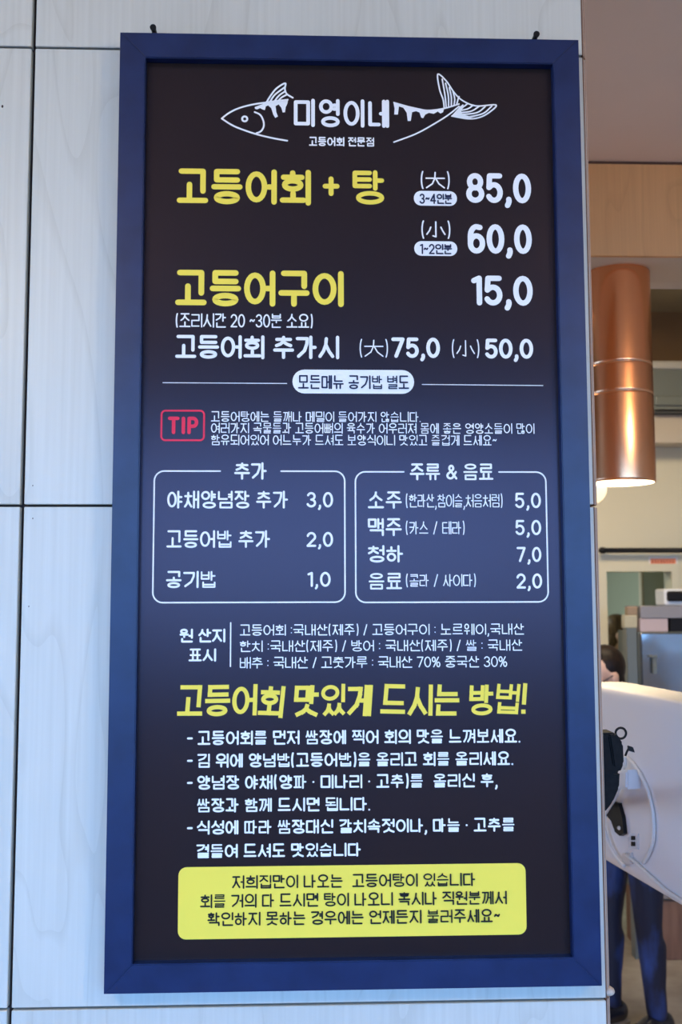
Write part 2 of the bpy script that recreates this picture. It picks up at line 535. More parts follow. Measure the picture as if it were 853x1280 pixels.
# doorway lining
bm = bmesh.new()
box(bm, DX0 - 0.035, DX0 + 0.006, YBACK - 0.012, YBACK + 0.11, 0, DZ + 0.035)
box(bm, DX1 - 0.006, DX1 + 0.035, YBACK - 0.012, YBACK + 0.11, 0, DZ + 0.035)
box(bm, DX0 + 0.006, DX1 - 0.006, YBACK - 0.012, YBACK + 0.11, DZ - 0.006, DZ + 0.035)
struct(obj('door_1', bm, M['cream_paint']))
# ledge under the air conditioner
lx0 = at(700, 530, YBACK - 0.12).x
struct(obj('trim_2', boxm(lx0, 4.5, YBACK - 0.16, YBACK, z_ledge0, z_ledge1, 0.004), M['beige_paint']))
# kitchen shell
bm = bmesh.new()
YK = 7.6
kx = at(803, 760, 6.3).x
box(bm, kx, 4.5, 6.3, 6.4, 0, 2.7)
box(bm, -4.5, kx, YK, YK + 0.1, 0, 2.7)
box(bm, kx, kx + 0.1, 6.4, YK + 0.1, 0, 2.7)
struct(obj('wall_kitchen', bm, M['grey_green_paint']))
struct(obj('ceiling', boxm(-4.5, 4.5, YBACK + 0.1, 8.2, 2.7, 2.8), M['cream_paint']))
a = at(805, 760, 6.2)
bm = bmesh.new()
tube(bm, [(a.x, 6.24, 0), (a.x, 6.24, 2.7)], 0.018, 14)
kp = tag(obj('kitchen_pipe', bm, M['sign_white'], None, True), 'thin pale vertical pipe at the corner inside the kitchen doorway', 'pipe')


# ------------------------------------------------------------------ stroke lettering
def arc(cx, cy, rx, ry, a0, a1, n=12):
    return [(cx + rx * math.cos(R(a0 + (a1 - a0) * i / n)), cy + ry * math.sin(R(a0 + (a1 - a0) * i / n))) for i in range(n + 1)]


def ell(cx, cy, rx, ry, n=24):
    return [(cx + rx * math.cos(2 * math.pi * i / n), cy + ry * math.sin(2 * math.pi * i / n)) for i in range(n)] + ['closed']


def fit(sts, x0, x1, y0, y1):
    r = []
    for s in sts:
        t = [(x0 + (x1 - x0) * p[0], y0 + (y1 - y0) * p[1]) for p in s if p != 'closed']
        if s[-1] == 'closed':
            t.append('closed')
        r.append(t)
    return r


RECT = [(0, 0), (0, 1), (1, 1), (1, 0), (0, 0)]
JA = {
    'g': [[(0, 1), (1, 1), (1, 0)]],
    'n': [[(0, 1), (0, 0), (1, 0)]],
    'd': [[(1, 1), (0, 1), (0, 0), (1, 0)]],
    'r': [[(0, 1), (1, 1), (1, .5), (0, .5), (0, 0), (1, 0)]],
    'm': [RECT],
    'b': [[(0, 1), (0, 0), (1, 0), (1, 1)], [(0, .52), (1, .52)]],
    's': [[(.5, 1), (.46, .66), (.28, .3), (0, 0)], [(.49, .62), (.72, .28), (1, 0)]],
    'o': [ell(.5, .5, .5, .5)],
    'j': [[(.02, 1), (.98, 1)], [(.5, 1), (.46, .62), (.28, .26), (0, 0)], [(.49, .6), (.72, .26), (1, 0)]],
    'c': [[(.5, 1.06), (.5, .84)], [(.02, .80), (.98, .80)], [(.5, .8), (.46, .5), (.28, .2), (0, 0)], [(.49, .48), (.72, .2), (1, 0)]],
    'k': [[(0, 1), (1, 1), (1, 0)], [(0, .52), (1, .52)]],
    't': [[(1, 1), (0, 1), (0, 0), (1, 0)], [(0, .5), (1, .5)]],
    'p': [[(0, 1), (1, 1)], [(0, 0), (1, 0)], [(.27, 1), (.27, 0)], [(.73, 1), (.73, 0)]],
    'h': [[(.5, 1.06), (.5, .86)], [(0, .77), (1, .77)], [*ell(.5, .27, .44, .27)]],
}
GV = [[(0, 1), (1, 1), (.97, .72), (.72, .32), (.12, 0)]]          # the slanting g before an upright vowel
KV = GV + [[(0, .56), (.88, .56)]]


def dbl(c):
    return fit(JA[c], 0, .42, 0, 1) + fit(JA[c], .58, 1, 0, 1)


INI = ['g', 'gg', 'n', 'd', 'dd', 'r', 'm', 'b', 'bb', 's', 'ss', 'o', 'j', 'jj', 'c', 'k', 't', 'p', 'h']
FIN = ['', 'g', 'gg', 'gs', 'n', 'nj', 'nh', 'd', 'r', 'rg', 'rm', 'rb', 'rs', 'rt', 'rp', 'rh', 'm', 'b', 'bs', 's', 'ss', 'o', 'j', 'c', 'k', 't', 'p', 'h']


def cons(c, slant=False):
    if len(c) == 2:
        if c[0] == c[1]:
            if c == 'gg' and slant:
                return fit(GV, 0, .46, 0, 1) + fit(GV, .54, 1, 0, 1)
            if c == 'bb':
                return [[(0, 1), (0, 0), (1, 0), (1, 1)], [(0, .52), (1, .52)], [(.36, 1), (.36, 0)], [(.64, 1), (.64, 0)]]
            return dbl(c[0])
        return fit(JA[c[0]], 0, .42, 0, 1) + fit(JA[c[1]], .56, 1, 0, 1)
    if slant and c == 'g':
        return GV
    if slant and c == 'k':
        return KV
    return JA[c]


# upright vowels: (total width used, strokes in x offset from the right edge of the cell)
VERT = {0: (.24, [('s', -.24), ('t', -.24, 0, .5)]), 1: (.32, [('s', -.32), ('s', 0), ('t', -.32, 0, .5)]),
        2: (.24, [('s', -.24), ('t', -.24, 0, .66), ('t', -.24, 0, .36)]), 3: (.32, [('s', -.32), ('s', 0), ('t', -.32, 0, .66), ('t', -.32, 0, .36)]),
        4: (.20, [('s', 0), ('t', -.22, 0, .5)]), 5: (.32, [('s', -.20), ('s', 0), ('t', -.38, -.20, .5)]),
        6: (.20, [('s', 0), ('t', -.22, 0, .66), ('t', -.22, 0, .38)]), 7: (.32, [('s', -.20), ('s', 0), ('t', -.38, -.20, .66), ('t', -.38, -.20, .36)]),
        20: (.0, [('s', 0)])}


def vert_strokes(v, y0, y1):
    r = []
    for q in VERT[v][1]:
        if q[0] == 's':
            r.append([(1 + q[1], y1), (1 + q[1], y0)])
        else:
            yy = y0 + (y1 - y0) * q[3]
            r.append([(1 + q[1], yy), (1 + q[2], yy)])
    return r


HORI = {8: 'o', 12: 'yo', 13: 'u', 17: 'yu', 18: 'eu'}
COMP = {9: ('o', 0), 10: ('o', 1), 11: ('o', 20), 14: ('u', 4), 15: ('u', 5), 16: ('u', 20), 19: ('eu', 20)}


def hori_strokes(k, x0, x1, ybar, ytip):
    r = [[(x0, ybar), (x1, ybar)]]
    m, w = (x0 + x1) / 2, (x1 - x0)
    if k in ('o', 'u'):
        r.append([(m, ybar), (m, ytip)])
    elif k in ('yo', 'yu'):
        r.append([(m - .2 * w, ybar), (m - .2 * w, ytip)])
        r.append([(m + .2 * w, ybar), (m + .2 * w, ytip)])
    return r


def hangul(ch):
    c = ord(ch) - 0xAC00
    i, v, f = INI[c // 588], (c % 588) // 28, FIN[c % 28]
    st = []
    if v in VERT:
        vw = VERT[v][0]
        xr = 1 - vw - (.20 if v in (0, 1, 2, 3, 20) else .17 if v in (4, 6) else .17)
        if v == 20:
            xr = .72
        if len(i) == 2:
            xr += .04
        if f:
            st += fit(cons(i, True), 0.02, xr, .54, .98 if i not in ('c', 'h') else .94)
            st += vert_strokes(v, .46, 1.0)
        else:
            st += fit(cons(i, True), 0, xr, .06 if i != 'o' else .07, .93 if i not in ('c', 'h') else .88)
            st += vert_strokes(v, 0, 1.0)
        if f:
            st += fit(cons(f), .14, 1.0, 0, .30)
    elif v in HORI:
        k = HORI[v]
        up = k in ('o', 'yo')
        top = 1.0 if i not in ('c', 'h') else .96
        if f:
            st += fit(cons(i), .10, .90, .72, top)
            if up:
                st += hori_strokes(k, 0, 1, .45, .62)
            elif k == 'eu':
                st += hori_strokes(k, 0, 1, .49, .49)
            else:
                st += hori_strokes(k, 0, 1, .54, .36)
            st += fit(cons(f), .10, .90, 0, .26)
        else:
            if up:
                st += fit(cons(i), .10, .90, .50, top)
                st += hori_strokes(k, 0, 1, .03, .36)
                if i in ('g', 'k'):
                    st[0] = [(.06, 1), (.90, 1), (.90, .34)]
                    st[-1 if k == 'o' else -2] = [(.38, .03), (.38, .56)] if k == 'o' else st[-2]
            elif k == 'eu':
                st += fit(cons(i), .10, .90, .38, top)
                st += hori_strokes(k, 0, 1, .06, .06)
            else:
                st += fit(cons(i), .10, .90, .58, top)
                st += hori_strokes(k, 0, 1, .36, 0)
    else:
        k, vv = COMP[v]
        vw = VERT[vv][0]
        xr = 1 - vw - .22
        y0, ys = (0, 1.0) if not f else (.38, .62)

        def Y(t):
            return y0 + ys * t
        top = Y(1.0 if i not in ('c', 'h') else .95)
        if k == 'o':
            st += fit(cons(i), .04, xr - .03, Y(.44), top)
            st += hori_strokes('o', 0, xr + .04, Y(.07), Y(.30))
        elif k == 'eu':
            st += fit(cons(i), .04, xr - .03, Y(.36), top)
            st += hori_strokes('eu', 0, xr + .06, Y(.10), 0)
        else:
            st += fit(cons(i), .04, xr - .03, Y(.54), top)
            st += hori_strokes('u', 0, xr + .06, Y(.34), Y(.02))
        for q in VERT[vv][1]:
            if q[0] == 's':
                st.append([(1 + q[1], Y(1)), (1 + q[1], Y(-.02) if not f else Y(-.08))])
            else:
                yy = Y(.16 if k == 'u' else .55)
                st.append([(1 + max(q[1], -.24) if vv in (4, 5) else 1 + q[1], yy), (1 + q[2], yy)])
        if f:
            st += fit(cons(f), .14, 1.0, 0, .22)
    return st


LAT = {
    '0': (.50, [ell(.5, .5, .5, .5)]),
    '1': (.20, [[(0, .90), (.95, 1), (.95, 0)]]),
    '2': (.48, [arc(.5, .70, .48, .30, 165, -25, 12) + [(.02, .0), (1, 0)]]),
    '3': (.48, [arc(.48, .755, .44, .245, 160, -90, 12), arc(.48, .255, .50, .255, 90, -160, 12)]),
    '4': (.54, [[(.74, 0), (.74, 1), (0, .28), (1, .28)]]),
    '5': (.48, [[(.94, 1), (.12, 1), (.06, .52)] + arc(.47, .32, .50, .32, 130, -150, 14)]),
    '6': (.50, [[(.80, .97)] + arc(.52, .60, .50, .40, 70, 180, 8) + [(.02, .32)], ell(.5, .31, .49, .31)]),
    '7': (.48, [[(0, 1), (1, 1), (.30, 0)]]),
    '8': (.50, [ell(.5, .75, .43, .25), ell(.5, .26, .5, .26)]),
    '9': (.50, [ell(.5, .69, .49, .31), [(.98, .69), (.9, .3), (.5, 0), (.2, .02)]]),
    ',': (.07, [[(.8, .05), (.9, -.02), (.7, -.10), (0, -.20)]]),
    '.': (.02, [[(0, .02), (.3, .02)]]),
    ':': (.02, [[(0, .22), (.3, .22)], [(0, .70), (.3, .70)]]),
    '·': (.03, [[(0, .48), (.3, .48)]]),
    '-': (.30, [[(0, .48), (1, .48)]]),
    '+': (.62, [[(0, .5), (1, .5)], [(.5, 0), (.5, 1)]]),
    '~': (.36, [[(0, .46), (.2, .58), (.4, .56), (.6, .48), (.8, .46), (1, .58)]]),
    '/': (.26, [[(0, -.02), (1, 1.0)]]),
    '(': (.14, [arc(1.25, .5, 1.25, .70, 128, 232, 10)]),
    ')': (.14, [arc(-.25, .5, 1.25, .70, 52, -52, 10)]),
    '!': (.04, [[(.5, 1), (.5, .36)], [(.4, .02), (.6, .02)]]),
    '&': (.62, [[(1, 0), (.26, .72)] + arc(.46, .80, .22, .20, 190, -30, 8) + [(.08, .36)] + arc(.36, .22, .34, .22, 140, 350, 10) + [(.96, .50)]]),
    '%': (.66, [ell(.2, .76, .2, .24, 16), ell(.8, .24, .2, .24, 16), [(.82, 1), (.18, 0)]]),
    'T': (.50, [[(0, 1), (1, 1)], [(.5, 1), (.5, 0)]]),
    'I': (.02, [[(.5, 1), (.5, 0)]]),
    'P': (.46, [[(0, 0), (0, 1), (.55, 1)] + arc(.55, .72, .45, .28, 90, -90, 8) + [(0, .44)]]),
    '大': (.90, [[(0, .62), (1, .62)], [(.5, 1), (.48, .62), (.34, .26), (.02, 0)], [(.52, .62), (.70, .26), (1, 0)]]),
    '小': (.90, [[(.5, 1), (.5, .04), (.34, .10)], [(.22, .66), (.14, .42), (0, .20)], [(.78, .66), (.88, .42), (1, .20)]]),
}
RAISE = {'cap': 1.0}


def crowded(ch):
    if not 0xAC00 <= ord(ch) <= 0xD7A3:
        return 1.0
    c = ord(ch) - 0xAC00
    i, v, f = INI[c // 588], (c % 588) // 28, FIN[c % 28]
    k = 1.0
    if f in ('r', 'b', 'm', 'ss', 'nh', 'bs', 'h', 't'):
        k -= .10
        if v not in VERT:
            k -= .08
    if len(i) == 2 or i in ('r', 'b', 't', 'p'):
        k -= .10
    return k


def glyphs(text, srel, digit_h=1.0, han_w=0.86, gap=0.10, space=0.34):
    """list of strokes in centre-line units, height 0..1"""
    x, res, first = 0.0, [], True
    for gi, ch in enumerate(text):
        if ch == ' ':
            x += space
            continue
        if 0xAC00 <= ord(ch) <= 0xD7A3:
            w, st, hh = han_w, hangul(ch), 1.0
        else:
            w, st = LAT[ch]
            hh = digit_h
        if not first:
            x += srel + gap
        for s in st:
            closed = s[-1] == 'closed'
            pts = [(x + p[0] * w, (1 - hh) * 0.4 + p[1] * hh if not closed or True else 0) for p in s if p != 'closed']
            res.append((pts, closed, gi, crowded(ch)))
        x += w
        first = False
    return res


def ribbon(bm, pts, closed, w, z, flat=False):
    h = w / 2
    base, step = z, 2.5e-6          # overlapping strokes lie a few microns apart, like layers of ink

    def up():
        return base - step * len(bm.faces)
    if closed:
        z = up()
        n = len(pts)
        cin, cou = [], []
        for i in range(n):
            a, b = Vector(pts[i - 1]), Vector(pts[(i + 1) % n])
            d = (b - a).normalized()
            nrm = Vector((d.y, -d.x))
            p = Vector(pts[i])
            cou.append(bm.verts.new((p.x + nrm.x * h, z, p.y + nrm.y * h)))
            cin.append(bm.verts.new((p.x - nrm.x * h, z, p.y - nrm.y * h)))
        for i in range(n):
            j = (i + 1) % n
            bm.faces.new((cin[i], cin[j], cou[j], cou[i]))
        return
    for a, b in zip(pts, pts[1:]):
        a, b = Vector(a), Vector(b)
        d = (b - a)
        if d.length < 1e-9:
            continue
        d.normalize()
        nrm = Vector((d.y, -d.x)) * h
        if flat:
            a, b = a - d * h, b + d * h
        z = up()
        v = [bm.verts.new((q.x, z, q.y)) for q in (a - nrm, a + nrm, b + nrm, b - nrm)]
        bm.faces.new(v)
    if not flat:
        for i, p in enumerate(pts):
            n = 10
            z = up()
            bm.faces.new([bm.verts.new((p[0] + h * math.cos(2 * math.pi * k / n), z, p[1] + h * math.sin(2 * math.pi * k / n))) for k in range(n)])


# ------------------------------------------------------------------ menu board
YP = 0.0127          # face of the printed panel, recessed in the frame
BX, BH = 0.30, 0.6007
board = thing('menu_board', 'tall black framed restaurant menu board hung on the pale plywood wall', 'menu board', (0, 0, BZ - BH))
OFF = (0, 0, BZ - BH)
inner = [at(181.7, 72, 0), at(692, 79.7, 0), at(716.8, 1197, 0), at(165.5, 1205.5, 0)]
ix0, ix1 = (inner[0].x + inner[3].x) / 2, (inner[1].x + inner[2].x) / 2
iz0, iz1 = (inner[2].z + inner[3].z) / 2, (inner[0].z + inner[1].z) / 2
ox0, ox1, oz0, oz1 = -BX, BX, BZ - BH, BZ + BH


def rail(pts):                # mitred frame member: quad in the frame face, extruded back
    bm = bmesh.new()
    fr = [bm.verts.new((x, 0, z - OFF[2])) for x, z in pts]
    bk = [bm.verts.new((x, 0.0275, z - OFF[2])) for x, z in pts]
    bm.faces.new(fr)
    bm.faces.new(bk[::-1])
    for i in range(4):
        j = (i + 1) % 4
        bm.faces.new((fr[i], bk[i], bk[j], fr[j]))
    bmesh.ops.recalc_face_normals(bm, faces=bm.faces[:])
    bmesh.ops.bevel(bm, geom=[e for e in bm.edges if all(abs(v.co.y) < 1e-6 for v in e.verts)], offset=0.0012, segments=2, affect='EDGES')
    obj('frame_rail', bm, M['frame_paint'], board)


rail([(ox0, oz1), (ox1, oz1), (ix1, iz1), (ix0, iz1)])
rail([(ix0, iz0), (ix1, iz0), (ox1, oz0), (ox0, oz0)])
rail([(ox0, oz0), (ox0, oz1), (ix0, iz1), (ix0, iz0)])
rail([(ix1, iz0), (ix1, iz1), (ox1, oz1), (ox1, oz0)])
panel = obj('printed_panel', boxm(ix0 - 0.002, ix1 + 0.002, YP, YP + 0.012, iz0 - 0.002, iz1 + 0.002, 0, OFF), M['board_film'], board)
for px, py in ((192.5, 38.2), (669.5, 46.5)):
    c = at(px, py, 0.018)
    bm = bmesh.new()
    tube(bm, [(c.x, 0.012, c.z - OFF[2]), (c.x, 0.0285, c.z - OFF[2])], 0.0034, 14)
    tube(bm, [(c.x, 0.010, c.z - OFF[2]), (c.x, 0.012, c.z - OFF[2])], 0.0042, 14)
    box(bm, c.x - 0.003, c.x + 0.003, 0.020, 0.0275, c.z - 0.012 - OFF[2], c.z - OFF[2])
    obj('hanging_screw', bm, M['black_metal'], board)

YL = YP - 0.0003
MMPX = 0.6 / 602.0     # metres per photo pixel at the board
lay = [0]


def pbase(px, py):
    return at(px, py, YP)


def line(kind, text, x0, yt, x1, yb, stroke, m, flat=False, lift=0, jitter=0.0, **kw):
    tl, bl, br = pbase(x0, yt), pbase(x0, yb), pbase(x1, yb)
    X0, X1, Z1, Z0 = tl.x, br.x, tl.z, bl.z
    w = stroke * MMPX * (1 if not flat else 1)
    H = Z1 - Z0
    srel = w / H
    for _ in range(6):              # let the gaps follow the horizontal squeeze of the line
        g = glyphs(text, srel, **kw)
        gx0 = min(p[0] for s in g for p in s[0])
        gx1 = max(p[0] for s in g for p in s[0])
        sx = (X1 - X0 - w) / max(gx1 - gx0, 1e-6)
        srel = min(w / sx, 0.6)
    sz = H - w
    bm = bmesh.new()
    z = YL - 0.0002 * lift
    rnd = random.Random(len(text) * 7)
    ang = {}
    cen = {}
    for pts, cl, gi, wt in g:
        cen.setdefault(gi, []).extend(pts)
    for pts, cl, gi, wt in g:
        q = [(X0 + w / 2 + (p[0] - gx0) * sx, Z0 + w / 2 + p[1] * sz - OFF[2]) for p in pts]
        if jitter:
            if gi not in ang:
                ang[gi] = (rnd.uniform(-jitter, jitter), rnd.uniform(-.04, .04) * H)
            c = [sum(p[0] for p in cen[gi]) / len(cen[gi]), .5]
            cx, cz = X0 + w / 2 + (c[0] - gx0) * sx, Z0 + w / 2 + .5 * sz - OFF[2]
            a, dy = ang[gi]
            q = [(cx + (x - cx) * math.cos(a) - (y - cz) * math.sin(a) + (y - cz) * .07, cz + (x - cx) * math.sin(a) + (y - cz) * math.cos(a) + dy) for x, y in q]
        ribbon(bm, q, cl, w * (1 - (1 - wt) * min(1, w / H / .10)), z, flat and not cl)
    return obj(kind, bm, m, panel)


def rrect_pts(px0, py0, px1, py1, rad, n=6):
    a, b = pbase(px0, py0), pbase(px1, py1)
    x0, x1, z0, z1 = a.x, b.x, b.z, a.z
    r = rad * MMPX
    r = min(r, (z1 - z0) / 2 - 1e-5)
    pts = []
    for cx, cz, a0 in ((x1 - r, z1 - r, 90), (x1 - r, z0 + r, 0), (x0 + r, z0 + r, -90), (x0 + r, z1 - r, 180)):
        for i in range(n + 1):
            t = R(a0 - 90 * i / n)
            pts.append((cx + r * math.cos(t), cz + r * math.sin(t) - OFF[2]))
    return pts


def pill(kind, px0, py0, px1, py1, rad, m, lift=0):
    bm = bmesh.new()
    bm.faces.new([bm.verts.new((x, YL - 0.0002 * lift, z)) for x, z in rrect_pts(px0, py0, px1, py1, rad)])
    bm.normal_update()
    return obj(kind, bm, m, panel)


def segs(kind, paths, stroke, m, lift=0, fills=(), smoothn=0):
    """pixel polylines and filled outlines drawn on the panel"""
    bm = bmesh.new()
    for p in paths:
        q = [pbase(*c) for c in p]
        if smoothn and len(q) > 2:
            q = smooth_path(q, smoothn)
        ribbon(bm, [(v.x, v.z - OFF[2]) for v in q], False, stroke * MMPX, YL - 0.0002 * lift)
    for p in fills:
        q = [pbase(*c) for c in p]
        f = bm.faces.new([bm.verts.new((v.x, YL + 0.0001, v.z - OFF[2])) for v in q])
        f.normal_update()
        bmesh.ops.triangulate(bm, faces=[f])
    return obj(kind, bm, m, panel)


Wh, Ye, Rd, Dk, Bk = M['white_vinyl'], M['yellow_vinyl'], M['red_vinyl'], M['dark_ink'], M['black_ink']
# --- fish emblem


def A(l):
    return [(270 + x / 4.739, 85 + y / 4.739) for x, y in l]


def B(l):
    return [(450 + x / 4.739, 85 + y / 4.739) for x, y in l]


segs('fish_head_drawing', [
    A([(35, 300), (70, 272), (120, 245), (175, 227), (235, 214), (300, 205)]),
    A([(35, 300), (80, 330), (130, 355), (230, 390), (330, 415), (423, 432)]),
    A([(230, 262), (262, 278), (280, 310), (284, 345), (268, 375), (240, 388)]),
    A([(300, 205), (325, 165), (360, 122), (411, 92), (409, 125), (420, 155), (456, 178)]),
    A([(322, 200), (350, 160), (408, 116)]), A([(348, 198), (375, 165), (411, 140)]), A([(372, 194), (392, 175), (424, 158)]),
    A([(300, 205), (340, 200), (426, 190)])], 2.3, Wh, smoothn=5,
    fills=[A([(230, 232), (300, 205), (428, 188), (424, 212), (414, 232), (410, 262), (396, 264), (388, 236), (372, 216), (354, 226), (358, 262), (368, 288), (352, 296), (340, 276), (328, 238), (310, 222), (296, 228), (290, 250), (277, 246), (262, 238), (244, 246), (232, 242)])])
bm = bmesh.new()
c = pbase(*A([(171, 302)])[0])
ribbon(bm, ell(c.x, c.z - OFF[2], 0.0033, 0.0033)[:-1], True, 0.0026, YL)
obj('fish_eye_drawing', bm, Wh, panel)
segs('fish_tail_drawing', [
    B([(203, 206), (300, 234), (400, 252), (500, 240), (588, 214)]),
    B([(202, 440), (330, 392), (430, 338), (520, 282), (588, 228)]),
    B([(500, 238), (494, 190), (472, 125), (462, 38), (512, 78), (560, 148), (610, 195), (690, 226), (806, 220), (770, 262), (710, 294), (640, 302), (545, 286)]),
    B([(512, 234), (504, 160), (488, 68)]), B([(526, 230), (524, 165), (508, 92)]), B([(542, 226), (542, 175), (530, 118)]),
    B([(558, 222), (562, 185), (552, 142)]), B([(574, 216), (584, 180), (588, 172)]),
    B([(600, 240), (622, 226), (640, 212)]), B([(596, 254), (640, 244), (672, 222)]), B([(590, 268), (660, 258), (706, 230)]),
    B([(580, 280), (690, 268), (742, 232)]), B([(640, 294), (730, 272), (782, 228)])], 2.0, Wh, smoothn=5,
    fills=[B([(198, 200), (290, 226), (400, 250), (500, 238), (494, 262), (478, 270), (462, 258), (438, 272), (410, 266), (388, 276), (376, 298), (364, 294), (354, 264), (334, 256), (310, 262), (302, 314), (284, 314), (278, 266), (258, 236), (232, 228), (226, 276), (204, 276), (206, 240)]),
           B([(540, 288), (590, 232), (612, 214), (618, 232), (600, 252), (606, 274), (650, 286), (700, 284), (640, 302)])])
line('shop_lettering', '미영이네', 367.5, 123.2, 486.8, 158.6, 4.9, Wh, gap=.16, han_w=.74)
line('shop_lettering', '고등어회 전문점', 386.5, 171, 468, 182.6, 1.9, Wh)
# --- main dishes
line('dish_heading', '고등어회', 221.5, 210.5, 389, 254.8, 7.2, Ye, gap=.09, han_w=.80)
line('dish_heading', '+', 403.4, 220.5, 424.8, 245, 6.6, Ye)
line('dish_heading', '탕', 440.5, 212.2, 481, 255.9, 6.8, Ye)
line('dish_heading', '고등어구이', 219.5, 337.2, 430, 382.6, 7.4, Ye, gap=.09, han_w=.80)
line('size_lettering', '(大)', 526, 214.6, 562.6, 235.5, 2.0, Wh, gap=.02)
line('size_lettering', '(小)', 526.8, 276.4, 563.4, 297.6, 2.0, Wh, gap=.02)
pill('portion_badge', 517.5, 238.6, 571.6, 257.6, 9.5, Wh)
pill('portion_badge', 518, 301.4, 572, 320.2, 9.5, Wh)
line('badge_lettering', '3~4인분', 524.5, 242.2, 565.4, 255, 1.9, Dk, lift=2, gap=.04, han_w=.74)
line('badge_lettering', '1~2인분', 525, 305, 565.4, 317.8, 1.9, Dk, lift=2, gap=.04, han_w=.74)
line('price', '85,0', 582.6, 216.3, 664.5, 253.6, 7.2, Wh, gap=.05)
line('price', '60,0', 584.5, 280, 665.4, 317, 7.2, Wh, gap=.05)
line('price', '15,0', 589, 344.4, 666.6, 381.9, 7.2, Wh, gap=.05)
line('note_line', '(조리시간 20 ~30분 소요)', 219.9, 391.4, 391.3, 409.4, 1.9, Wh, digit_h=.92, gap=.05)
line('dish_heading', '고등어회 추가시', 219.4, 418.6, 424.3, 448.2, 4.3, Wh, gap=.08)
line('size_lettering', '(大)', 449.7, 424.6, 485.3, 446, 1.6, Wh, gap=.02)
line('price', '75,0', 489.3, 421.8, 550.4, 447.4, 4.8, Wh, gap=.05)
line('size_lettering', '(小)', 565, 425, 599.6, 446.6, 1.6, Wh, gap=.02)
line('price', '50,0', 606.5, 423.2, 667, 448.3, 4.8, Wh, gap=.05)
segs('divider_line', [[(203.7, 478.4), (358.6, 479.4)]], 1.0, Wh)
segs('divider_line', [[(528, 480.6), (679, 482)]], 1.0, Wh)
pill('notice_badge', 365.8, 462, 518, 492.4, 15.2, Wh)
line('badge_lettering', '모든메뉴 공기밥 별도', 372.8, 468.9, 511.6, 486.3, 2.0, Dk, lift=2, gap=.10)
# --- tip
bm = bmesh.new()
ribbon(bm, rrect_pts(202.2, 513.3, 255, 550.4, 5), True, 2.4 * MMPX, YL)
obj('tip_box', bm, Rd, panel)
line('tip_lettering', 'TIP', 210, 520.7, 248, 542.8, 4.6, Rd, gap=.12)
line('note_line', '고등어탕에는 들깨나 메밀이 들어가지 않습니다.', 264, 514, 526, 527.2, 1.35, Wh, gap=.11)
line('note_line', '여러가지 곡물들과 고등어뼈의 육수가 어우러져 몸에 좋은 영양소들이 많이', 264, 528.3, 668, 541.7, 1.35, Wh, gap=.11)
line('note_line', '함유되어있어 어느누가 드셔도 보양식이니 맛있고 즐겁게 드세요~', 264, 543.2, 621, 556.6, 1.35, Wh, gap=.11)


# --- the two outlined boxes, open where their titles sit
def open_box(px0, px1, pyt, pyb, g0, g1, m):
    tl, br = pbase(px0, pyt), pbase(px1, pyb)
    x0, x1, z0, z1 = tl.x, br.x, br.z, tl.z
    ga, gb = pbase(g0, pyt).x, pbase(g1, pyt).x
    r = 0.0125
    p = [(ga, z1)]
    for cx, cz, a0, a1 in ((x0 + r, z1 - r, 90, 180), (x0 + r, z0 + r, 180, 270), (x1 - r, z0 + r, 270, 360), (x1 - r, z1 - r, 0, 90)):
        p += arc(cx, cz, r, r, a0, a1, 7)
    p.append((gb, z1))
    bm = bmesh.new()
    ribbon(bm, [(x, z - OFF[2]) for x, z in p], False, 1.9 * MMPX, YL)
    obj('outline_box', bm, m, panel)


open_box(193.2, 431.6, 588.8, 752.6, 275.5, 351.5, Wh)
open_box(444.4, 685.8, 589.8, 752.3, 505, 624, Wh)
line('section_title', '추가', 293, 577.8, 333.6, 599.6, 2.9, Wh, gap=.06)
line('section_title', '주류 & 음료', 512.4, 579.2, 617.2, 600.4, 2.9, Wh, digit_h=.86, gap=.06)
for t, x0, y0, x1, y1, s in (('야채양념장 추가', 209.3, 613.3, 360.2, 635.7, 2.7), ('고등어밥 추가', 208.5, 662.8, 337.8, 685, 2.7), ('공기밥', 207.8, 713.6, 269.8, 735.2, 2.7),
                             ('소주', 460, 614.2, 502.6, 636, 2.8), ('맥주', 460, 647.7, 502.6, 670.2, 2.8), ('청하', 460, 681.4, 504.2, 703.2, 2.8), ('음료', 460.8, 716, 503, 737.2, 2.8)):
    line('menu_item', t, x0, y0, x1, y1, s, Wh, gap=.10)
for t, x0, y0, x1, y1 in (('3,0', 383.4, 615, 416.6, 634.4), ('2,0', 383.4, 664.9, 416.6, 683.7), ('1,0', 384.5, 714.8, 413.6, 733.6),
                          ('5,0', 644, 615.9, 676.6, 635.2), ('5,0', 644.4, 649.9, 677, 669), ('7,0', 646, 683.6, 677.2, 702.6), ('2,0', 645.6, 716.8, 678.2, 735.8)):
    line('price', t, x0, y0, x1, y1, 2.9, Wh, gap=.10)
for t, x0, y0, x1, y1 in (('(한라산,참이슬,처음처럼)', 507.4, 617.5, 628.5, 634.3), ('(카스 / 테라)', 507.4, 651.6, 581.2, 668), ('(콜라 / 사이다)', 507.6, 717.6, 595.2, 733.5)):
    line('note_line', t, x0, y0, x1, y1, 1.4, Wh, gap=.05, han_w=.66)
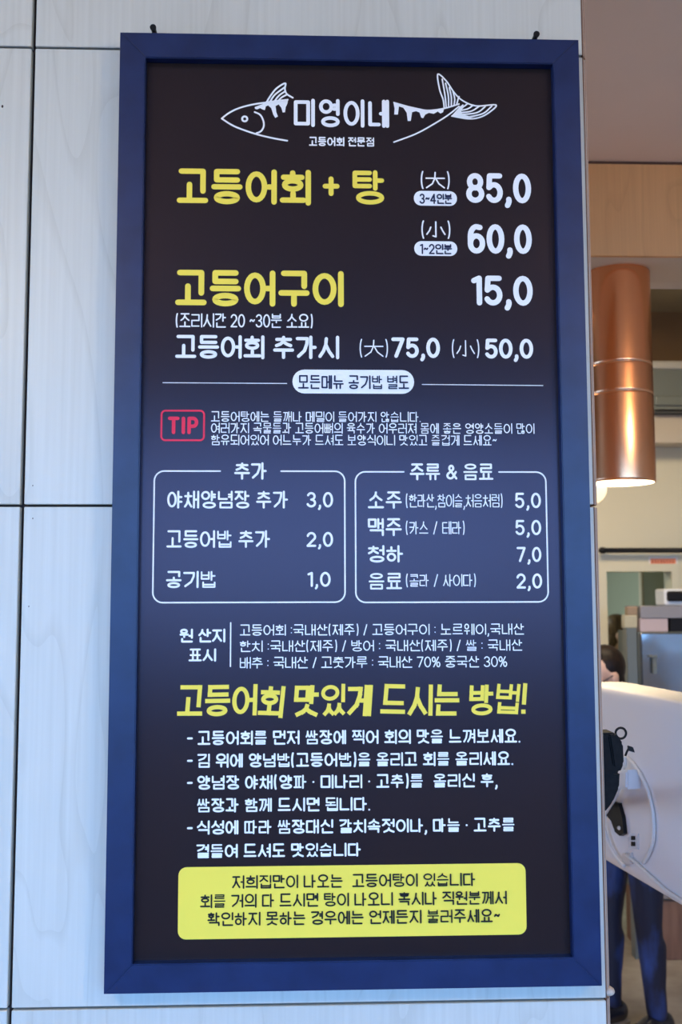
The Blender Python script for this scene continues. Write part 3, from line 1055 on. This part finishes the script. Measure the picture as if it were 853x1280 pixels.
# --- origin of the ingredients
line('section_title', '원 산지', 224.7, 785.9, 281.8, 803.3, 2.6, Wh, gap=.05)
line('section_title', '표시', 235.8, 810.6, 270.3, 827.2, 2.6, Wh, gap=.05)
segs('divider_line', [[(288.6, 778.4), (288.2, 833)]], 1.6, Wh)
line('note_line', '고등어회 :국내산(제주) / 고등어구이 : 노르웨이,국내산', 300, 780.6, 655.2, 794.7, 1.45, Wh, gap=.10)
line('note_line', '한치 :국내산(제주) / 방어 : 국내산(제주) / 쌀 : 국내산', 300, 800.7, 653, 815, 1.45, Wh, gap=.10)
line('note_line', '배추 : 국내산 / 고춧가루 : 국내산 70% 중국산 30%', 300, 821.2, 634.2, 835.8, 1.45, Wh, digit_h=.92, gap=.06)
# --- how to enjoy it
line('brush_heading', '고등어회 맛있게 드시는 방법!', 223, 857, 658.7, 896.3, 5.3, Ye, flat=True, jitter=0.05, gap=.08, han_w=.84, space=.30)
for py in (923, 951, 978.6, 1035.2):
    segs('bullet_dash', [[(235.2, py), (239.8, py - .1)]], 2.6, Wh)
for t, x0, y0, x1, y1 in (('고등어회를 먼저 쌈장에 찍어 회의 맛을 느껴보세요.', 247.3, 913.6, 650.6, 931.6),
                          ('김 위에 양념밥(고등어밥)을 올리고 회를 올리세요.', 246.8, 942, 641.7, 959.8),
                          ('양념장 야채(양파 · 미나리 · 고추)를  올리신 후,', 246.8, 969.4, 622.2, 987.2),
                          ('쌈장과 함께 드시면 됩니다.', 246.4, 998, 463, 1015.6),
                          ('식성에 따라 쌈장대신 갈치속젓이나, 마늘 · 고추를', 246.3, 1025.6, 643.7, 1043.4),
                          ('곁들여 드셔도 맛있습니다', 245.6, 1055.2, 451.2, 1072.8)):
    line('instruction_line', t, x0, y0, x1, y1, 2.4, Wh, gap=.10, han_w=.84)
# --- yellow notice
pill('yellow_notice_box', 223.3, 1084, 658.8, 1168, 10, Ye)
for t, x0, y0, x1, y1 in (('저희집만이 나오는  고등어탕이 있습니다', 290.4, 1094, 594.2, 1111),
                          ('회를 거의 다 드시면 탕이 나오니 혹시나 직원분께서', 250.4, 1117.8, 633.8, 1135),
                          ('확인하지 못하는 경우에는 언제든지 불러주세요~', 259.5, 1140.3, 625.2, 1157.6)):
    line('notice_lettering', t, x0, y0, x1, y1, 2.0, Bk, lift=2, gap=.10)

# ------------------------------------------------------------------ copper downlight and glowing globe
lc = atz(770.5, 345, ZB)
lc.y = YB0 + 0.5 * (YB1 - YB0)
lc = at(770.5, 345, lc.y)
d_l = (lc - CAM).dot(FW)
lr = 40.5 / F_PX * d_l
lz0 = at(770.5, 604, lc.y).z
hh = ZB - lz0
lamp = thing('copper_downlight', 'shiny copper cylinder downlight lit inside, fixed under the plywood beam', 'lamp', (lc.x, lc.y, lz0))
z1 = at(772, 450, lc.y - lr).z - lz0
z2 = at(772, 487, lc.y - lr).z - lz0
bm = bmesh.new()
g = 0.0012


def groove(z):
    return [(lr, z - 0.005), (lr, z - g), (lr - 0.0012, z), (lr, z + g), (lr, z + 0.005)]


lathe(bm, [(lr - 0.004, 0.0), (lr, 0.0012), (lr, 0.006)] + groove(z2) + groove(z1) + [(lr, hh - 0.006), (lr, hh - 0.002), (lr - 0.004, hh - 0.001)], 72)
obj('shade', bm, M['copper'], lamp, True)
for z in (z1, z2):
    bm = bmesh.new()
    lathe(bm, [(lr - 0.002, z - 0.0016), (lr + 0.0007, z - 0.0008), (lr + 0.0007, z + 0.0008), (lr - 0.002, z + 0.0016)], 72)
    obj('seam_ring', bm, M['copper_seam'], lamp, True)
bm = bmesh.new()
lathe(bm, [(lr - 0.004, 0.0), (lr - 0.007, 0.02), (lr - 0.014, 0.10)], 48)
obj('inner_liner', bm, M['lamp_white'], lamp, True)
bm = bmesh.new()
lathe(bm, [(lr - 0.012, 0.10), (0.03, 0.10), (0.03, 0.08), (0.0, 0.075)], 48)
obj('bulb', bm, M['lamp_glow'], lamp, True)
sp = bpy.data.lights.new('downlight_beam', 'SPOT')
sp.energy = 30
sp.color = (1.0, 0.78, 0.48)
sp.spot_size = R(100)
sp.spot_blend = 0.6
sp.shadow_soft_size = 0.05
so = bpy.data.objects.new('downlight_beam', sp)
so.location = (lc.x, lc.y, lz0 + 0.03)
COL.objects.link(so)

gc = at(738.5, 611, 2.4)
gr = 20 / F_PX * (gc - CAM).dot(FW)
globe = thing('globe_pendant', 'small cream globe lamp glowing just behind the wall edge below the copper lamp', 'lamp', (gc.x, gc.y, gc.z))
bm = bmesh.new()
ball(bm, (0, 0, 0), gr, 24)
obj('globe', bm, M['globe_glow'], globe, True)
bm = bmesh.new()
lathe(bm, [(0.0, gr * 1.35), (0.014, gr * 1.33), (0.018, gr * 0.9), (0.0, gr * 0.88)], 20)
obj('socket', bm, M['black_metal'], globe, True)
bm = bmesh.new()
tube(bm, [(0, 0, gr * 1.3), (0, 0, HCEIL - gc.z)], 0.003, 8)
obj('cord', bm, M['black_rubber'], globe, True)

# ------------------------------------------------------------------ air conditioner on the ledge
ya = YBACK - 0.24
a0, a1 = at(812, 450, ya), at(812, 516, ya)
ac = thing('air_conditioner', 'grey wall air conditioner with pale top on the beige ledge', 'air conditioner', (a0.x, YBACK, z_ledge1))
hA = a0.z - z_ledge1
o = (a0.x, YBACK, z_ledge1)
LA = 0.86
M['ac_grey'] = mat('ac_grey', (0.20, 0.22, 0.20), 0.3)
M['ac_pale'] = mat('ac_pale', (0.60, 0.57, 0.50), 0.4)
obj('body', boxm(0, LA, -0.22, 0.0, 0.004, hA - 0.035, 0.012), M['ac_grey'], ac)
obj('top_cover', boxm(-0.006, LA + 0.006, -0.235, 0.0, hA - 0.045, hA, 0.012), M['ac_pale'], ac)
obj('front_flap', boxm(0.03, LA - 0.03, -0.236, -0.215, 0.035, 0.085, 0.006), M['ac_grey'], ac)
obj('air_slot', boxm(0.03, LA - 0.03, -0.224, -0.20, 0.006, 0.016), M['black_rubber'], ac)

# rail and small sign on the cream wall
r0, r1 = at(752, 688, YBACK - 0.05), at(900, 689, YBACK - 0.05)
rl = thing('black_rail', 'thin black horizontal rail with a round end across the cream wall', 'rail', (r0.x, YBACK - 0.05, r0.z))
bm = bmesh.new()
tube(bm, [(0, 0, 0), (1.4, 0, 0)], 0.0135, 14)
obj('rod', bm, M['black_metal'], rl, True)
bm = bmesh.new()
ball(bm, (0.008, 0, 0), (0.024, 0.02, 0.018), 16)
obj('end_knob', bm, M['black_metal'], rl, True)
for x in (0.03, 1.3):
    bm = bmesh.new()
    tube(bm, [(x, 0, 0), (x, 0.05, 0)], 0.008, 10)
    obj('bracket', bm, M['black_metal'], rl, True)
s0, s1 = at(811, 696, YBACK), at(848, 709.5, YBACK)
sg = thing('door_sign', 'small orange red sign with a white edge above the kitchen doorway', 'sign', (s0.x, YBACK, s1.z))
sw, sh = s1.x - s0.x, s0.z - s1.z
obj('backing', boxm(0, sw, -0.004, 0, 0, sh, 0.001), M['sign_white'], sg)
obj('red_field', boxm(sw * .06, sw * .92, -0.0052, -0.004, sh * .24, sh * .84), M['sign_red'], sg)
bm = bmesh.new()
rr = random.Random(3)
for i in range(8):
    x = sw * (.10 + .1 * i)
    box(bm, x, x + sw * .025, -0.0058, -0.0052, sh * .36, sh * .74)
    box(bm, x, x + sw * .06, -0.0058, -0.0052, sh * (.40 + .1 * rr.random()), sh * (.56 + .1 * rr.random()))
obj('faded_characters', bm, M['sign_dark_red'], sg)

# ------------------------------------------------------------------ stainless cabinet and the things on it
yf = 3.70
c0 = at(799, 790, yf)
cab = thing('steel_cabinet', 'tall stainless steel kitchen cabinet with a brown base beside the doorway', 'cabinet', (c0.x, yf, 0))
CW, CD, CH = 0.75, YBACK - yf - 0.02, c0.z
zdoor = CH - 0.45
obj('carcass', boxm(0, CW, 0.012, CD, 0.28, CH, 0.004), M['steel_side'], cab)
obj('base', boxm(0.005, CW, 0.0, CD, 0.0, 0.28, 0.004), M['red_wood'], cab)
bm = boxm(0.004, CW - 0.004, -0.012, 0.012, 0.29, CH - 0.004, 0.006)
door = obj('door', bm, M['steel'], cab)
h0 = at(813, 819, yf - 0.03)
h1 = at(822, 842, yf - 0.03)
bm = boxm(h0.x - c0.x, h1.x - c0.x, -0.045, -0.012, h0.z - 0.012, h0.z, 0.003)
box(bm, h0.x - c0.x + .012, h1.x - c0.x - 0.004, -0.04, -0.02, h1.z, h0.z - 0.01)
obj('handle', bm, M['steel_side'], door)


def rest(name, label, cat, px0, px1, pyt, pyb, m, y0, dep, bev=0.004, zbase=None):
    a, b = at(px0, pyt, y0), at(px1, pyb, y0)
    zb = b.z if zbase is None else zbase
    t = obj(name, boxm(0, b.x - a.x, 0, dep, 0, a.z - zb, bev), m)
    t.location = (a.x, y0, zb)
    return tag(t, label, cat), a.z


pb, ztop = rest('storage_box', 'flat pale pinkish box on top of the steel cabinet', 'box', 800.5, 836, 773, 790, M['pink_box'], yf + .02, .22, zbase=CH)
bb, zt2 = rest('storage_box', 'black box on top of the steel cabinet right of the pink box', 'box', 838, 875, 773, 790, M['black_rubber'], yf + .02, .22, zbase=CH)
zs_ = max(ztop, zt2)
tray, zt3 = rest('steel_tray', 'wide dull grey tray lying across the boxes on the cabinet', 'tray', 801, 880, 757.5, 772, M['grey_tray'], yf + .015, .25, zbase=zs_)
# cartons on a slim rack left of the cabinet
rk0 = at(788, 785, yf + .02)
rk0.x = c0.x - 0.052
rx1 = c0.x - 0.004
rack = thing('slim_rack', 'slim dark grey rack squeezed between doorway and steel cabinet', 'rack', (rk0.x, yf + .02, 0))
zr = rk0.z
for x in (0.006, rx1 - rk0.x - 0.006):
    for y in (0.008, 0.052):
        obj('upright', boxm(x - 0.006, x + 0.006, y - 0.006, y + 0.006, 0, zr), M['steel_side'], rack)
for z in (0.3, 0.75, 1.2, zr - 0.012):
    obj('shelf', boxm(0, rx1 - rk0.x, 0, 0.060, z, z + 0.012), M['steel_side'], rack)
obj('rear_sheet', boxm(0.001, rx1 - rk0.x - 0.001, 0.054, 0.059, 0, zr), M['steel_side'], rack)
obj('front_sheet', boxm(0.001, rx1 - rk0.x - 0.001, 0.0, 0.004, 0.0, zr - 0.012), M['steel_side'], rack)
obj('side_sheet', boxm(-0.003, 0.0, 0.0, 0.060, 0.0, zr), M['steel_side'], rack)
ca, zc1 = rest('carton', 'pale yellowish carton on the slim grey rack', 'box', 781, 797.5, 769, 785, M['carton_pale'], yf + .022, .055, zbase=zr)
cb, zc2 = rest('carton', 'small brown carton on top of the pale yellowish carton', 'box', 785, 797.5, 758.5, 769, M['carton'], yf + .024, .05, zbase=zc1)
# white and black appliance on the tray
ap0, ap1 = at(830.5, 736, yf + .06), at(860, 757.5, yf + .06)
app = thing('rice_scoop_machine', 'white rounded appliance with a black front on the grey tray', 'appliance', (ap0.x, yf + .06, zt3))
app.name = 'countertop_appliance'
obj('white_body', boxm(0, 0.13, 0, .14, 0, ap0.z - zt3, 0.012), M['white_plastic'], app)
bm = bmesh.new()
q = at(835, 744, yf + .045)
bm = boxm(q.x - ap0.x, 0.16, -0.02, .02, 0.022, ap0.z - zt3 - 0.012, 0.012, seg=3)
obj('black_front', bm, M['black_rubber'], app)

# ------------------------------------------------------------------ white counter terminal with arm and cables
YF = 1.06
Ft, Fb = at(754, 847, YF), at(758, 1051, YF)
F0 = Vector(((Ft.x + Fb.x) / 2, YF, 0))
zt, zb_ = Ft.z, Fb.z
N0 = atz(853, 1103, zb_)
dirv = Vector((N0.x - F0.x, N0.y - F0.y, 0))
dirv.normalize()
nL = Vector((dirv.y, -dirv.x, 0))          # towards the left, towards the photographer
if nL.x > 0:
    nL = -nL
LEN, HT = 0.62, zt - zb_
term = thing('counter_terminal', 'big glossy white rounded terminal housing seen from behind with cables', 'terminal', (F0.x, F0.y, zb_))
TT = 0.085


def tpos(u, v, b):           # u along, v up, b bulge offset to the left; local to the thing
    return dirv * (u * LEN) + Vector((0, 0, v * HT)) + nL * b


def sgn_pow(c, e):
    return math.copysign(abs(c) ** e, c)


bm = bmesh.new()
NU, NV = 64, 18
e_ = 0.26                     # superellipse: rounded corners of the outline
rings = []
for j in range(NV + 1):
    t = j / NV                # 0 rim (screen side) .. 1 centre of the back
    if t < 0.2:               # rim
        s, b = 0.985 + 0.015 * math.sin(t / 0.2 * math.pi / 2), -0.012 + 0.024 * (t / 0.2)
    elif t < 0.55:            # broad side band, nearly square to the back
        q = (t - 0.2) / 0.35
        s, b = 1.0 - 0.012 * q * q, 0.012 + 0.060 * q
    elif t < 0.7:             # rounded shoulder
        q = (t - 0.55) / 0.15
        s, b = 0.988 - 0.04 * (1 - math.cos(q * math.pi / 2)), 0.072 + 0.012 * math.sin(q * math.pi / 2)
    else:                     # gently domed back
        q = (t - 0.7) / 0.3
        s = 0.948 * (1 - q)
        b = 0.084 + 0.010 * (1 - (1 - q) ** 2)
    ring = []
    for i in range(NU):
        a = 2 * math.pi * i / NU
        u = 0.5 + 0.5 * s * sgn_pow(math.cos(a), e_)
        v = 0.5 + 0.5 * s * sgn_pow(math.sin(a), e_)
        ring.append(bm.verts.new(tpos(u, v, b)))
    rings.append(ring)
for a_, b_ in zip(rings, rings[1:]):
    for i in range(NU):
        bm.faces.new((a_[i], a_[(i + 1) % NU], b_[(i + 1) % NU], b_[i]))
bm.faces.new(rings[0])
bmesh.ops.remove_doubles(bm, verts=bm.verts[:], dist=1e-5)
bmesh.ops.recalc_face_normals(bm, faces=bm.faces[:])
obj('back_shell', bm, M['white_shell'], term, True)
bm = bmesh.new()
vs = [bm.verts.new(tpos(u, v, -0.0125)) for u, v in ((.05, .05), (.95, .05), (.95, .95), (.05, .95))]
vs2 = [bm.verts.new(tpos(u, v, -0.0155)) for u, v in ((.05, .05), (.95, .05), (.95, .95), (.05, .95))]
bm.faces.new(vs)
bm.faces.new(vs2[::-1])
for i in range(4):
    bm.faces.new((vs[i], vs[(i + 1) % 4], vs2[(i + 1) % 4], vs2[i]))
bmesh.ops.recalc_face_normals(bm, faces=bm.faces[:])
obj('screen', bm, M['screen_glass'], term)


def tsurf(px, py, lift=0.0):
    """point of the bulged back under that pixel, in the thing's space"""
    d = ray(px, py)
    base = Vector((F0.x, F0.y, zb_))
    b = 0.05
    for _ in range(12):
        p0 = base + nL * (b + lift)
        t = (p0 - CAM).dot(nL) / d.dot(nL)
        P = CAM + d * t
        L = P - base
        u, v = L.dot(dirv) / LEN, L.z / HT
        k = max(abs(2 * u - 1), abs(2 * v - 1))
        b = 0.084 + 0.010 * (1 - min(1, k / .948) ** 2) if k < .948 else 0.076
    return L


def tcable(pts, r, lift=0.004):
    bm = bmesh.new()
    tube(bm, smooth_path([tsurf(x, y, lift) for x, y in pts], 8), r, 10)
    return obj('cable', bm, M['cable_white'], term, True)


tcable([(783, 946), (792, 955), (803, 972), (812, 995), (817, 1022), (817, 1048), (812, 1066), (805, 1078)], 0.0036)
tcable([(782, 946), (781, 960), (776, 980), (768, 1000), (757, 1018), (755, 1030), (760, 1050), (770, 1070), (781, 1083)], 0.0036, 0.009)
tcable([(783, 1068), (797, 1080), (812, 1094), (832, 1112), (853, 1126), (866, 1134)], 0.0034)
# power adapter block with its shaded lower half, usb sockets
a, b = tsurf(781, 963, 0.0), tsurf(803, 987, 0.0)


def tblock(name, px0, py0, px1, py1, th, m, bev=0.004):
    """a block standing proud of the back, its outline given by pixels on the back"""
    P = [tsurf(px0, py0), tsurf(px1, py0), tsurf(px1, py1), tsurf(px0, py1)]
    bm = bmesh.new()
    lo = [bm.verts.new(p - nL * 0.004) for p in P]
    hi = [bm.verts.new(p + nL * th) for p in P]
    bm.faces.new(hi)
    bm.faces.new(lo[::-1])
    for i in range(4):
        j = (i + 1) % 4
        bm.faces.new((hi[i], lo[i], lo[j], hi[j]))
    bmesh.ops.recalc_face_normals(bm, faces=bm.faces[:])
    if bev:
        bmesh.ops.bevel(bm, geom=bm.edges[:], offset=bev, segments=2, affect='EDGES')
    return obj(name, bm, m, term)


tblock('power_plug', 780, 962, 802, 986, 0.030, M['white_plastic'])
plate = tblock('socket_plate', 787, 1042, 799, 1062, 0.0015, M['white_plastic'], 0.0)
tblock('usb_socket', 791, 1045, 795.5, 1050, 0.003, M['black_rubber'], 0.0)
tblock('usb_socket', 791, 1052, 795.5, 1057.5, 0.003, M['black_rubber'], 0.0)
tblock('clear_clip', 781, 1066, 792, 1080, 0.006, mat('clear_plastic', (0.75, 0.68, 0.62), 0.08), 0.002)
# folding black arm from the wall's back to the housing
bm = bmesh.new()
w0 = Vector((XE - 0.05, YW + 0.11, at(760, 985, .14).z)) - Vector((F0.x, F0.y, zb_))
w1 = tsurf(766, 1000, 0.0)
tube(bm, [w0, w0 + Vector((0.01, 0.10, 0)), w1 + nL * .03 + Vector((-0.02, 0, 0)), w1], 0.014, 14)
obj('wall_arm', bm, M['black_metal'], term, True)
bm = bmesh.new()
P = [tsurf(x, y, 0.008) for x, y in ((757, 1000), (773, 1004), (778, 1022), (780, 1042), (775, 1045), (769, 1040), (764, 1026), (757, 1018))]
f0 = [bm.verts.new(p) for p in P]
f1 = [bm.verts.new(p - nL * 0.010) for p in P]
bm.faces.new(f0)
bm.faces.new(f1[::-1])
for i in range(len(P)):
    j = (i + 1) % len(P)
    bm.faces.new((f0[i], f1[i], f1[j], f0[j]))
bmesh.ops.recalc_face_normals(bm, faces=bm.faces[:])
br = obj('arm_bracket', bm, M['black_metal'], term)
bm = bmesh.new()
ball(bm, tsurf(774.5, 1035, 0.009), 0.0042, 10)
obj('screw', bm, M['sign_white'], br, True)

# black pouch with a ring, hung behind the plywood end
yp = YW + 0.135
p0 = at(757, 917, yp)
po = thing('black_pouch', 'black leather pouch with a ring hanging behind the plywood wall end', 'pouch', (p0.x, yp, at(757, 1000, yp).z))
ob = Vector(po.location)


def lp(px, py, dy=0.0):
    return at(px, py, yp + dy) - ob


def slab(name, pix, th, m, parent, bev=0.003):
    bm = bmesh.new()
    fr = [bm.verts.new(lp(x, y, -th / 2)) for x, y in pix]
    bk = [bm.verts.new(v.co + Vector((0, th, 0))) for v in fr]
    bm.faces.new(fr)
    bm.faces.new(bk[::-1])
    for i in range(len(pix)):
        j = (i + 1) % len(pix)
        bm.faces.new((fr[i], bk[i], bk[j], fr[j]))
    bmesh.ops.recalc_face_normals(bm, faces=bm.faces[:])
    if bev:
        bmesh.ops.bevel(bm, geom=bm.edges[:], offset=bev, segments=2, affect='EDGES')
    return obj(name, bm, m, parent)


slab('pouch_body', [(735, 917), (771, 916), (780, 930), (781, 955), (776, 966), (762, 970), (735, 968)], 0.040, M['black_leather'], po)
slab('pouch_flap', [(762, 919), (770, 918), (775, 940), (778, 960), (768, 958)], 0.048, M['black_leather'], po, 0.002)
slab('lower_strap', [(735, 966), (776, 965), (775, 985), (767, 1003), (757, 1016), (735, 1016)], 0.018, M['black_leather'], po)
bm = bmesh.new()
cc = lp(776.5, 916.5)
rad = 6.6 / F_PX * (at(776.5, 916.5, yp) - CAM).dot(FW)
pts = [cc + Vector((rad * math.cos(2 * math.pi * i / 24), 0, rad * math.sin(2 * math.pi * i / 24))) for i in range(25)]
tube(bm, pts, 0.0017, 8, False)
obj('ring', bm, M['black_metal'], po, True)
bm = bmesh.new()
tube(bm, [lp(782, 945), lp(784, 940), lp(787, 934)], 0.0015, 8)
obj('tag_cord', bm, M['black_rubber'], po, True)
slab('tag', [(785.5, 932), (792, 934), (794.5, 941), (786, 938.5)], 0.004, M['black_rubber'], po, 0.0006)
bm = bmesh.new()
tube(bm, [Vector((XE - 0.03, YW + 0.105, at(757, 917, yp).z)) - ob, lp(745, 918), lp(752, 918)], 0.003, 8)
obj('wall_hook', bm, M['black_metal'], po, True)


# ------------------------------------------------------------------ people
def blob(name, build, m, parent, vox=0.008, sm=6):
    bm = bmesh.new()
    build(bm)
    o = obj(name, bm, m, parent, True)
    r = o.modifiers.new('remesh', 'REMESH')
    r.mode = 'VOXEL'
    r.voxel_size = vox
    r.use_smooth_shade = True
    s = o.modifiers.new('smooth', 'SMOOTH')
    s.iterations = sm
    s.factor = 0.5
    return o


def person(label, loc, height, rotz, hair, top_m, bottom_m, mask, stride=0.10, lean=0.0):
    root = thing('person', label, 'person', loc, None, rotz)
    s = height / 1.64

    def V(x, y, z):
        return Vector((x * s, y * s, z * s))
    hipL, hipR = V(.085, 0, .84), V(-.085, 0, .84)
    ankL, ankR = V(.095, -stride, .08), V(-.095, stride * .8, .08)
    kneeL, kneeR = V(.095, -stride * .55 - .02, .46), V(-.095, stride * .35 - .02, .46)
    shL, shR = V(.165, .01 - lean * .5, 1.335), V(-.165, .01 - lean * .5, 1.335)
    elL, elR = V(.215, -.02, 1.06), V(-.215, -.02, 1.06)
    wrL, wrR = V(.20, -.22, 1.00), V(-.20, -.22, 1.00)
    hc = V(0, -.012 - lean, 1.535 - lean * .3)
    LN = V(0, -lean * .5, 0)

    def hand(bm, w, sx):
        pc = w + V(0, -.055, -.005)
        ball(bm, pc, (.018 * s, .045 * s, .036 * s), 12)
        for i in range(4):
            b0 = pc + V(0, -.035, .027 - .018 * i)
            ln = (.036, .042, .039, .030)[i]
            b1 = b0 + V(-.008 * sx, -ln, -.004)
            b2 = b1 + V(-.018 * sx, -ln * .6, -.008)
            capsule(bm, b0, b1, .0088 * s, .008 * s, 8)
            capsule(bm, b1, b2, .008 * s, .0068 * s, 8)
        t0 = pc + V(-.008 * sx, .015, .030)
        t1 = t0 + V(-.022 * sx, -.028, .020)
        capsule(bm, t0, t1, .011 * s, .009 * s, 8)
        capsule(bm, t1, t1 + V(-.008 * sx, -.026, .002), .009 * s, .0075 * s, 8)

    def body(bm):
        ball(bm, hc + V(0, .012, .012), (.074 * s, .092 * s, .098 * s), 20)     # skull
        ball(bm, hc + V(0, -.018, -.045), (.057 * s, .068 * s, .072 * s), 18)   # face and jaw
        ball(bm, hc + V(0, -.058, -.092), (.026 * s, .024 * s, .020 * s), 10)   # chin
        capsule(bm, hc + V(0, -.082, .008), hc + V(0, -.098, -.030), .009 * s, .014 * s, 8)   # nose
        for sx in (-1, 1):
            ball(bm, hc + V(.075 * sx, .012, -.020), (.012 * s, .022 * s, .034 * s), 10)      # ears
            ball(bm, hc + V(.035 * sx, -.055, -.030), (.026 * s, .026 * s, .024 * s), 10)     # cheeks
        capsule(bm, V(0, .02, 1.36) + LN, hc + V(0, .015, -.06), .055 * s, .050 * s)
        capsule(bm, V(0, .01, .86), V(0, .005, 1.05), .125 * s, .110 * s, 16)
        capsule(bm, V(0, .005, 1.05), V(0, .01, 1.25) + LN, .110 * s, .125 * s, 16)
        for (sh, el, wr, hp, kn, an, sx) in ((shL, elL, wrL, hipL, kneeL, ankL, 1), (shR, elR, wrR, hipR, kneeR, ankR, -1)):
            capsule(bm, V(.06 * sx, .01, 1.33) + LN, sh, .06 * s, .055 * s)
            capsule(bm, sh, el, .047 * s, .037 * s)
            capsule(bm, el, wr, .036 * s, .025 * s)
            hand(bm, wr, sx)
            capsule(bm, hp, kn, .082 * s, .052 * s)
            capsule(bm, kn, kn.lerp(an, .35) + V(0, .012, 0), .050 * s, .051 * s)
            capsule(bm, kn.lerp(an, .35) + V(0, .012, 0), an, .050 * s, .034 * s)
            capsule(bm, an + V(0, .02, -.035), an + V(0, -.13, -.055), .034 * s, .024 * s)
    bd = blob('body', body, M['skin'], root, 0.0065, 4)

    def trousers(bm):
        ball(bm, V(0, .01, .90), (.165 * s, .125 * s, .13 * s), 18)
        for hp, kn, an in ((hipL, kneeL, ankL), (hipR, kneeR, ankR)):
            capsule(bm, hp, kn, .092 * s, .058 * s)
            capsule(bm, kn, an.lerp(kn, .04), .058 * s, .044 * s)
            capsule(bm, kn.lerp(an, .25) + V(0, .012, 0), kn.lerp(an, .6) + V(0, .006, 0), .058 * s, .048 * s)
    blob('trousers', trousers, bottom_m, root, 0.009, 6)

    def top(bm):
        capsule(bm, V(0, .01, .93), V(0, .005, 1.08), .150 * s, .135 * s, 18)
        capsule(bm, V(0, .005, 1.06), V(0, .01, 1.27) + LN, .136 * s, .142 * s, 18)
        for (sh, el, wr, sx) in ((shL, elL, wrL, 1), (shR, elR, wrR, -1)):
            capsule(bm, V(.04 * sx, .015, 1.345) + LN, sh, .062 * s, .062 * s)
            capsule(bm, sh, el, .060 * s, .050 * s)
            capsule(bm, el, wr.lerp(el, .12), .048 * s, .038 * s)
        capsule(bm, V(0, .02, 1.33) + LN, V(0, .02, 1.40) + LN * 1.4, .075 * s, .060 * s)
    blob('top', top, top_m, root, 0.010, 5)

    def hairf(bm):
        ball(bm, hc + V(0, .030, .030), (.084 * s, .092 * s, .094 * s), 20)
        ball(bm, hc + V(0, .058, -.035), (.070 * s, .056 * s, .080 * s), 16)
        capsule(bm, hc + V(0, -.030, .092), hc + V(.03, -.052, .078), .026 * s, .018 * s)
        capsule(bm, hc + V(0, -.030, .092), hc + V(-.03, -.052, .078), .026 * s, .018 * s)
        if mask:
            ball(bm, hc + V(0, .105, -.035), (.028 * s, .03 * s, .032 * s), 12)
    blob('hair', hairf, hair, root, 0.007, 4)
    for sx in (-1, 1):
        bm = bmesh.new()
        ball(bm, hc + V(.031 * sx, -.078, .004), (.0135 * s, .008 * s, .008 * s), 12)
        e = obj('eye', bm, M['eye_white'], root, True)
        bm = bmesh.new()
        ball(bm, hc + V(.031 * sx, -.084, .004), (.006 * s, .004 * s, .006 * s), 10)
        obj('iris', bm, M['iris'], e, True)
        bm = bmesh.new()
        capsule(bm, hc + V(.018 * sx, -.085, .026), hc + V(.046 * sx, -.072, .026), .003 * s, .0025 * s, 8)
        obj('eyebrow', bm, hair, root, True)
    if mask:
        def maskf(bm):
            ball(bm, hc + V(0, -.040, -.058), (.063 * s, .068 * s, .054 * s), 18)
        mo = blob('face_mask', maskf, M['black_cloth'], root, 0.006, 3)
        for sx in (-1, 1):
            bm = bmesh.new()
            tube(bm, smooth_path([hc + V(.060 * sx, -.045, -.030), hc + V(.076 * sx, -.01, -.008), hc + V(.079 * sx, .02, .006)], 5), .0022 * s, 6)
            obj('ear_loop', bm, M['black_cloth'], mo, True)
    else:
        bm = bmesh.new()
        capsule(bm, hc + V(-.016, -.086, -.062), hc + V(.016, -.086, -.062), .0065 * s, .0065 * s, 10)
        obj('mouth', bm, M['lip'], root, True)
    for an in (ankL, ankR):
        def shoe(bm, an=an):
            capsule(bm, an + V(0, .035, -.030), an + V(0, -.05, -.034), .047 * s, .045 * s)
            capsule(bm, an + V(0, -.05, -.036), an + V(0, -.135, -.046), .044 * s, .034 * s)
        so_ = blob('shoe', shoe, M['shoe_black'], root, 0.008, 3)
        bm = bmesh.new()
        bm2 = boxm(an.x - .042 * s, an.x + .042 * s, an.y - .165 * s, an.y + .075 * s, -.0, .016 * s, 0.007)
        bm.free()
        obj('sole', bm2, M['shoe_sole'], so_)
    return root


p1 = atz(793, 1288, 0.0)
person('person in blue jeans and dark top with black face mask behind the white terminal', (p1.x, p1.y, 0), 1.58, R(-62), M['hair_dark'], M['navy_cloth'], M['jeans'], True, -0.04, 0.13)
p2 = at(775, 790, 5.3)
person('brown haired person in dark clothes standing beyond the kitchen doorway', (p2.x, p2.y, 0), 1.63, R(70), M['hair_brown'], M['black_cloth'], M['black_cloth'], False, 0.05)

print('YB0', YB0, 'ZB', ZB, 'YB1', YB1, 'lamp', lc, lz0, lr, 'p1', p1, 'term', F0, zb_, zt, N0, dirv, 'XE', XE, jx, edge_top.x, edge_bot.x)
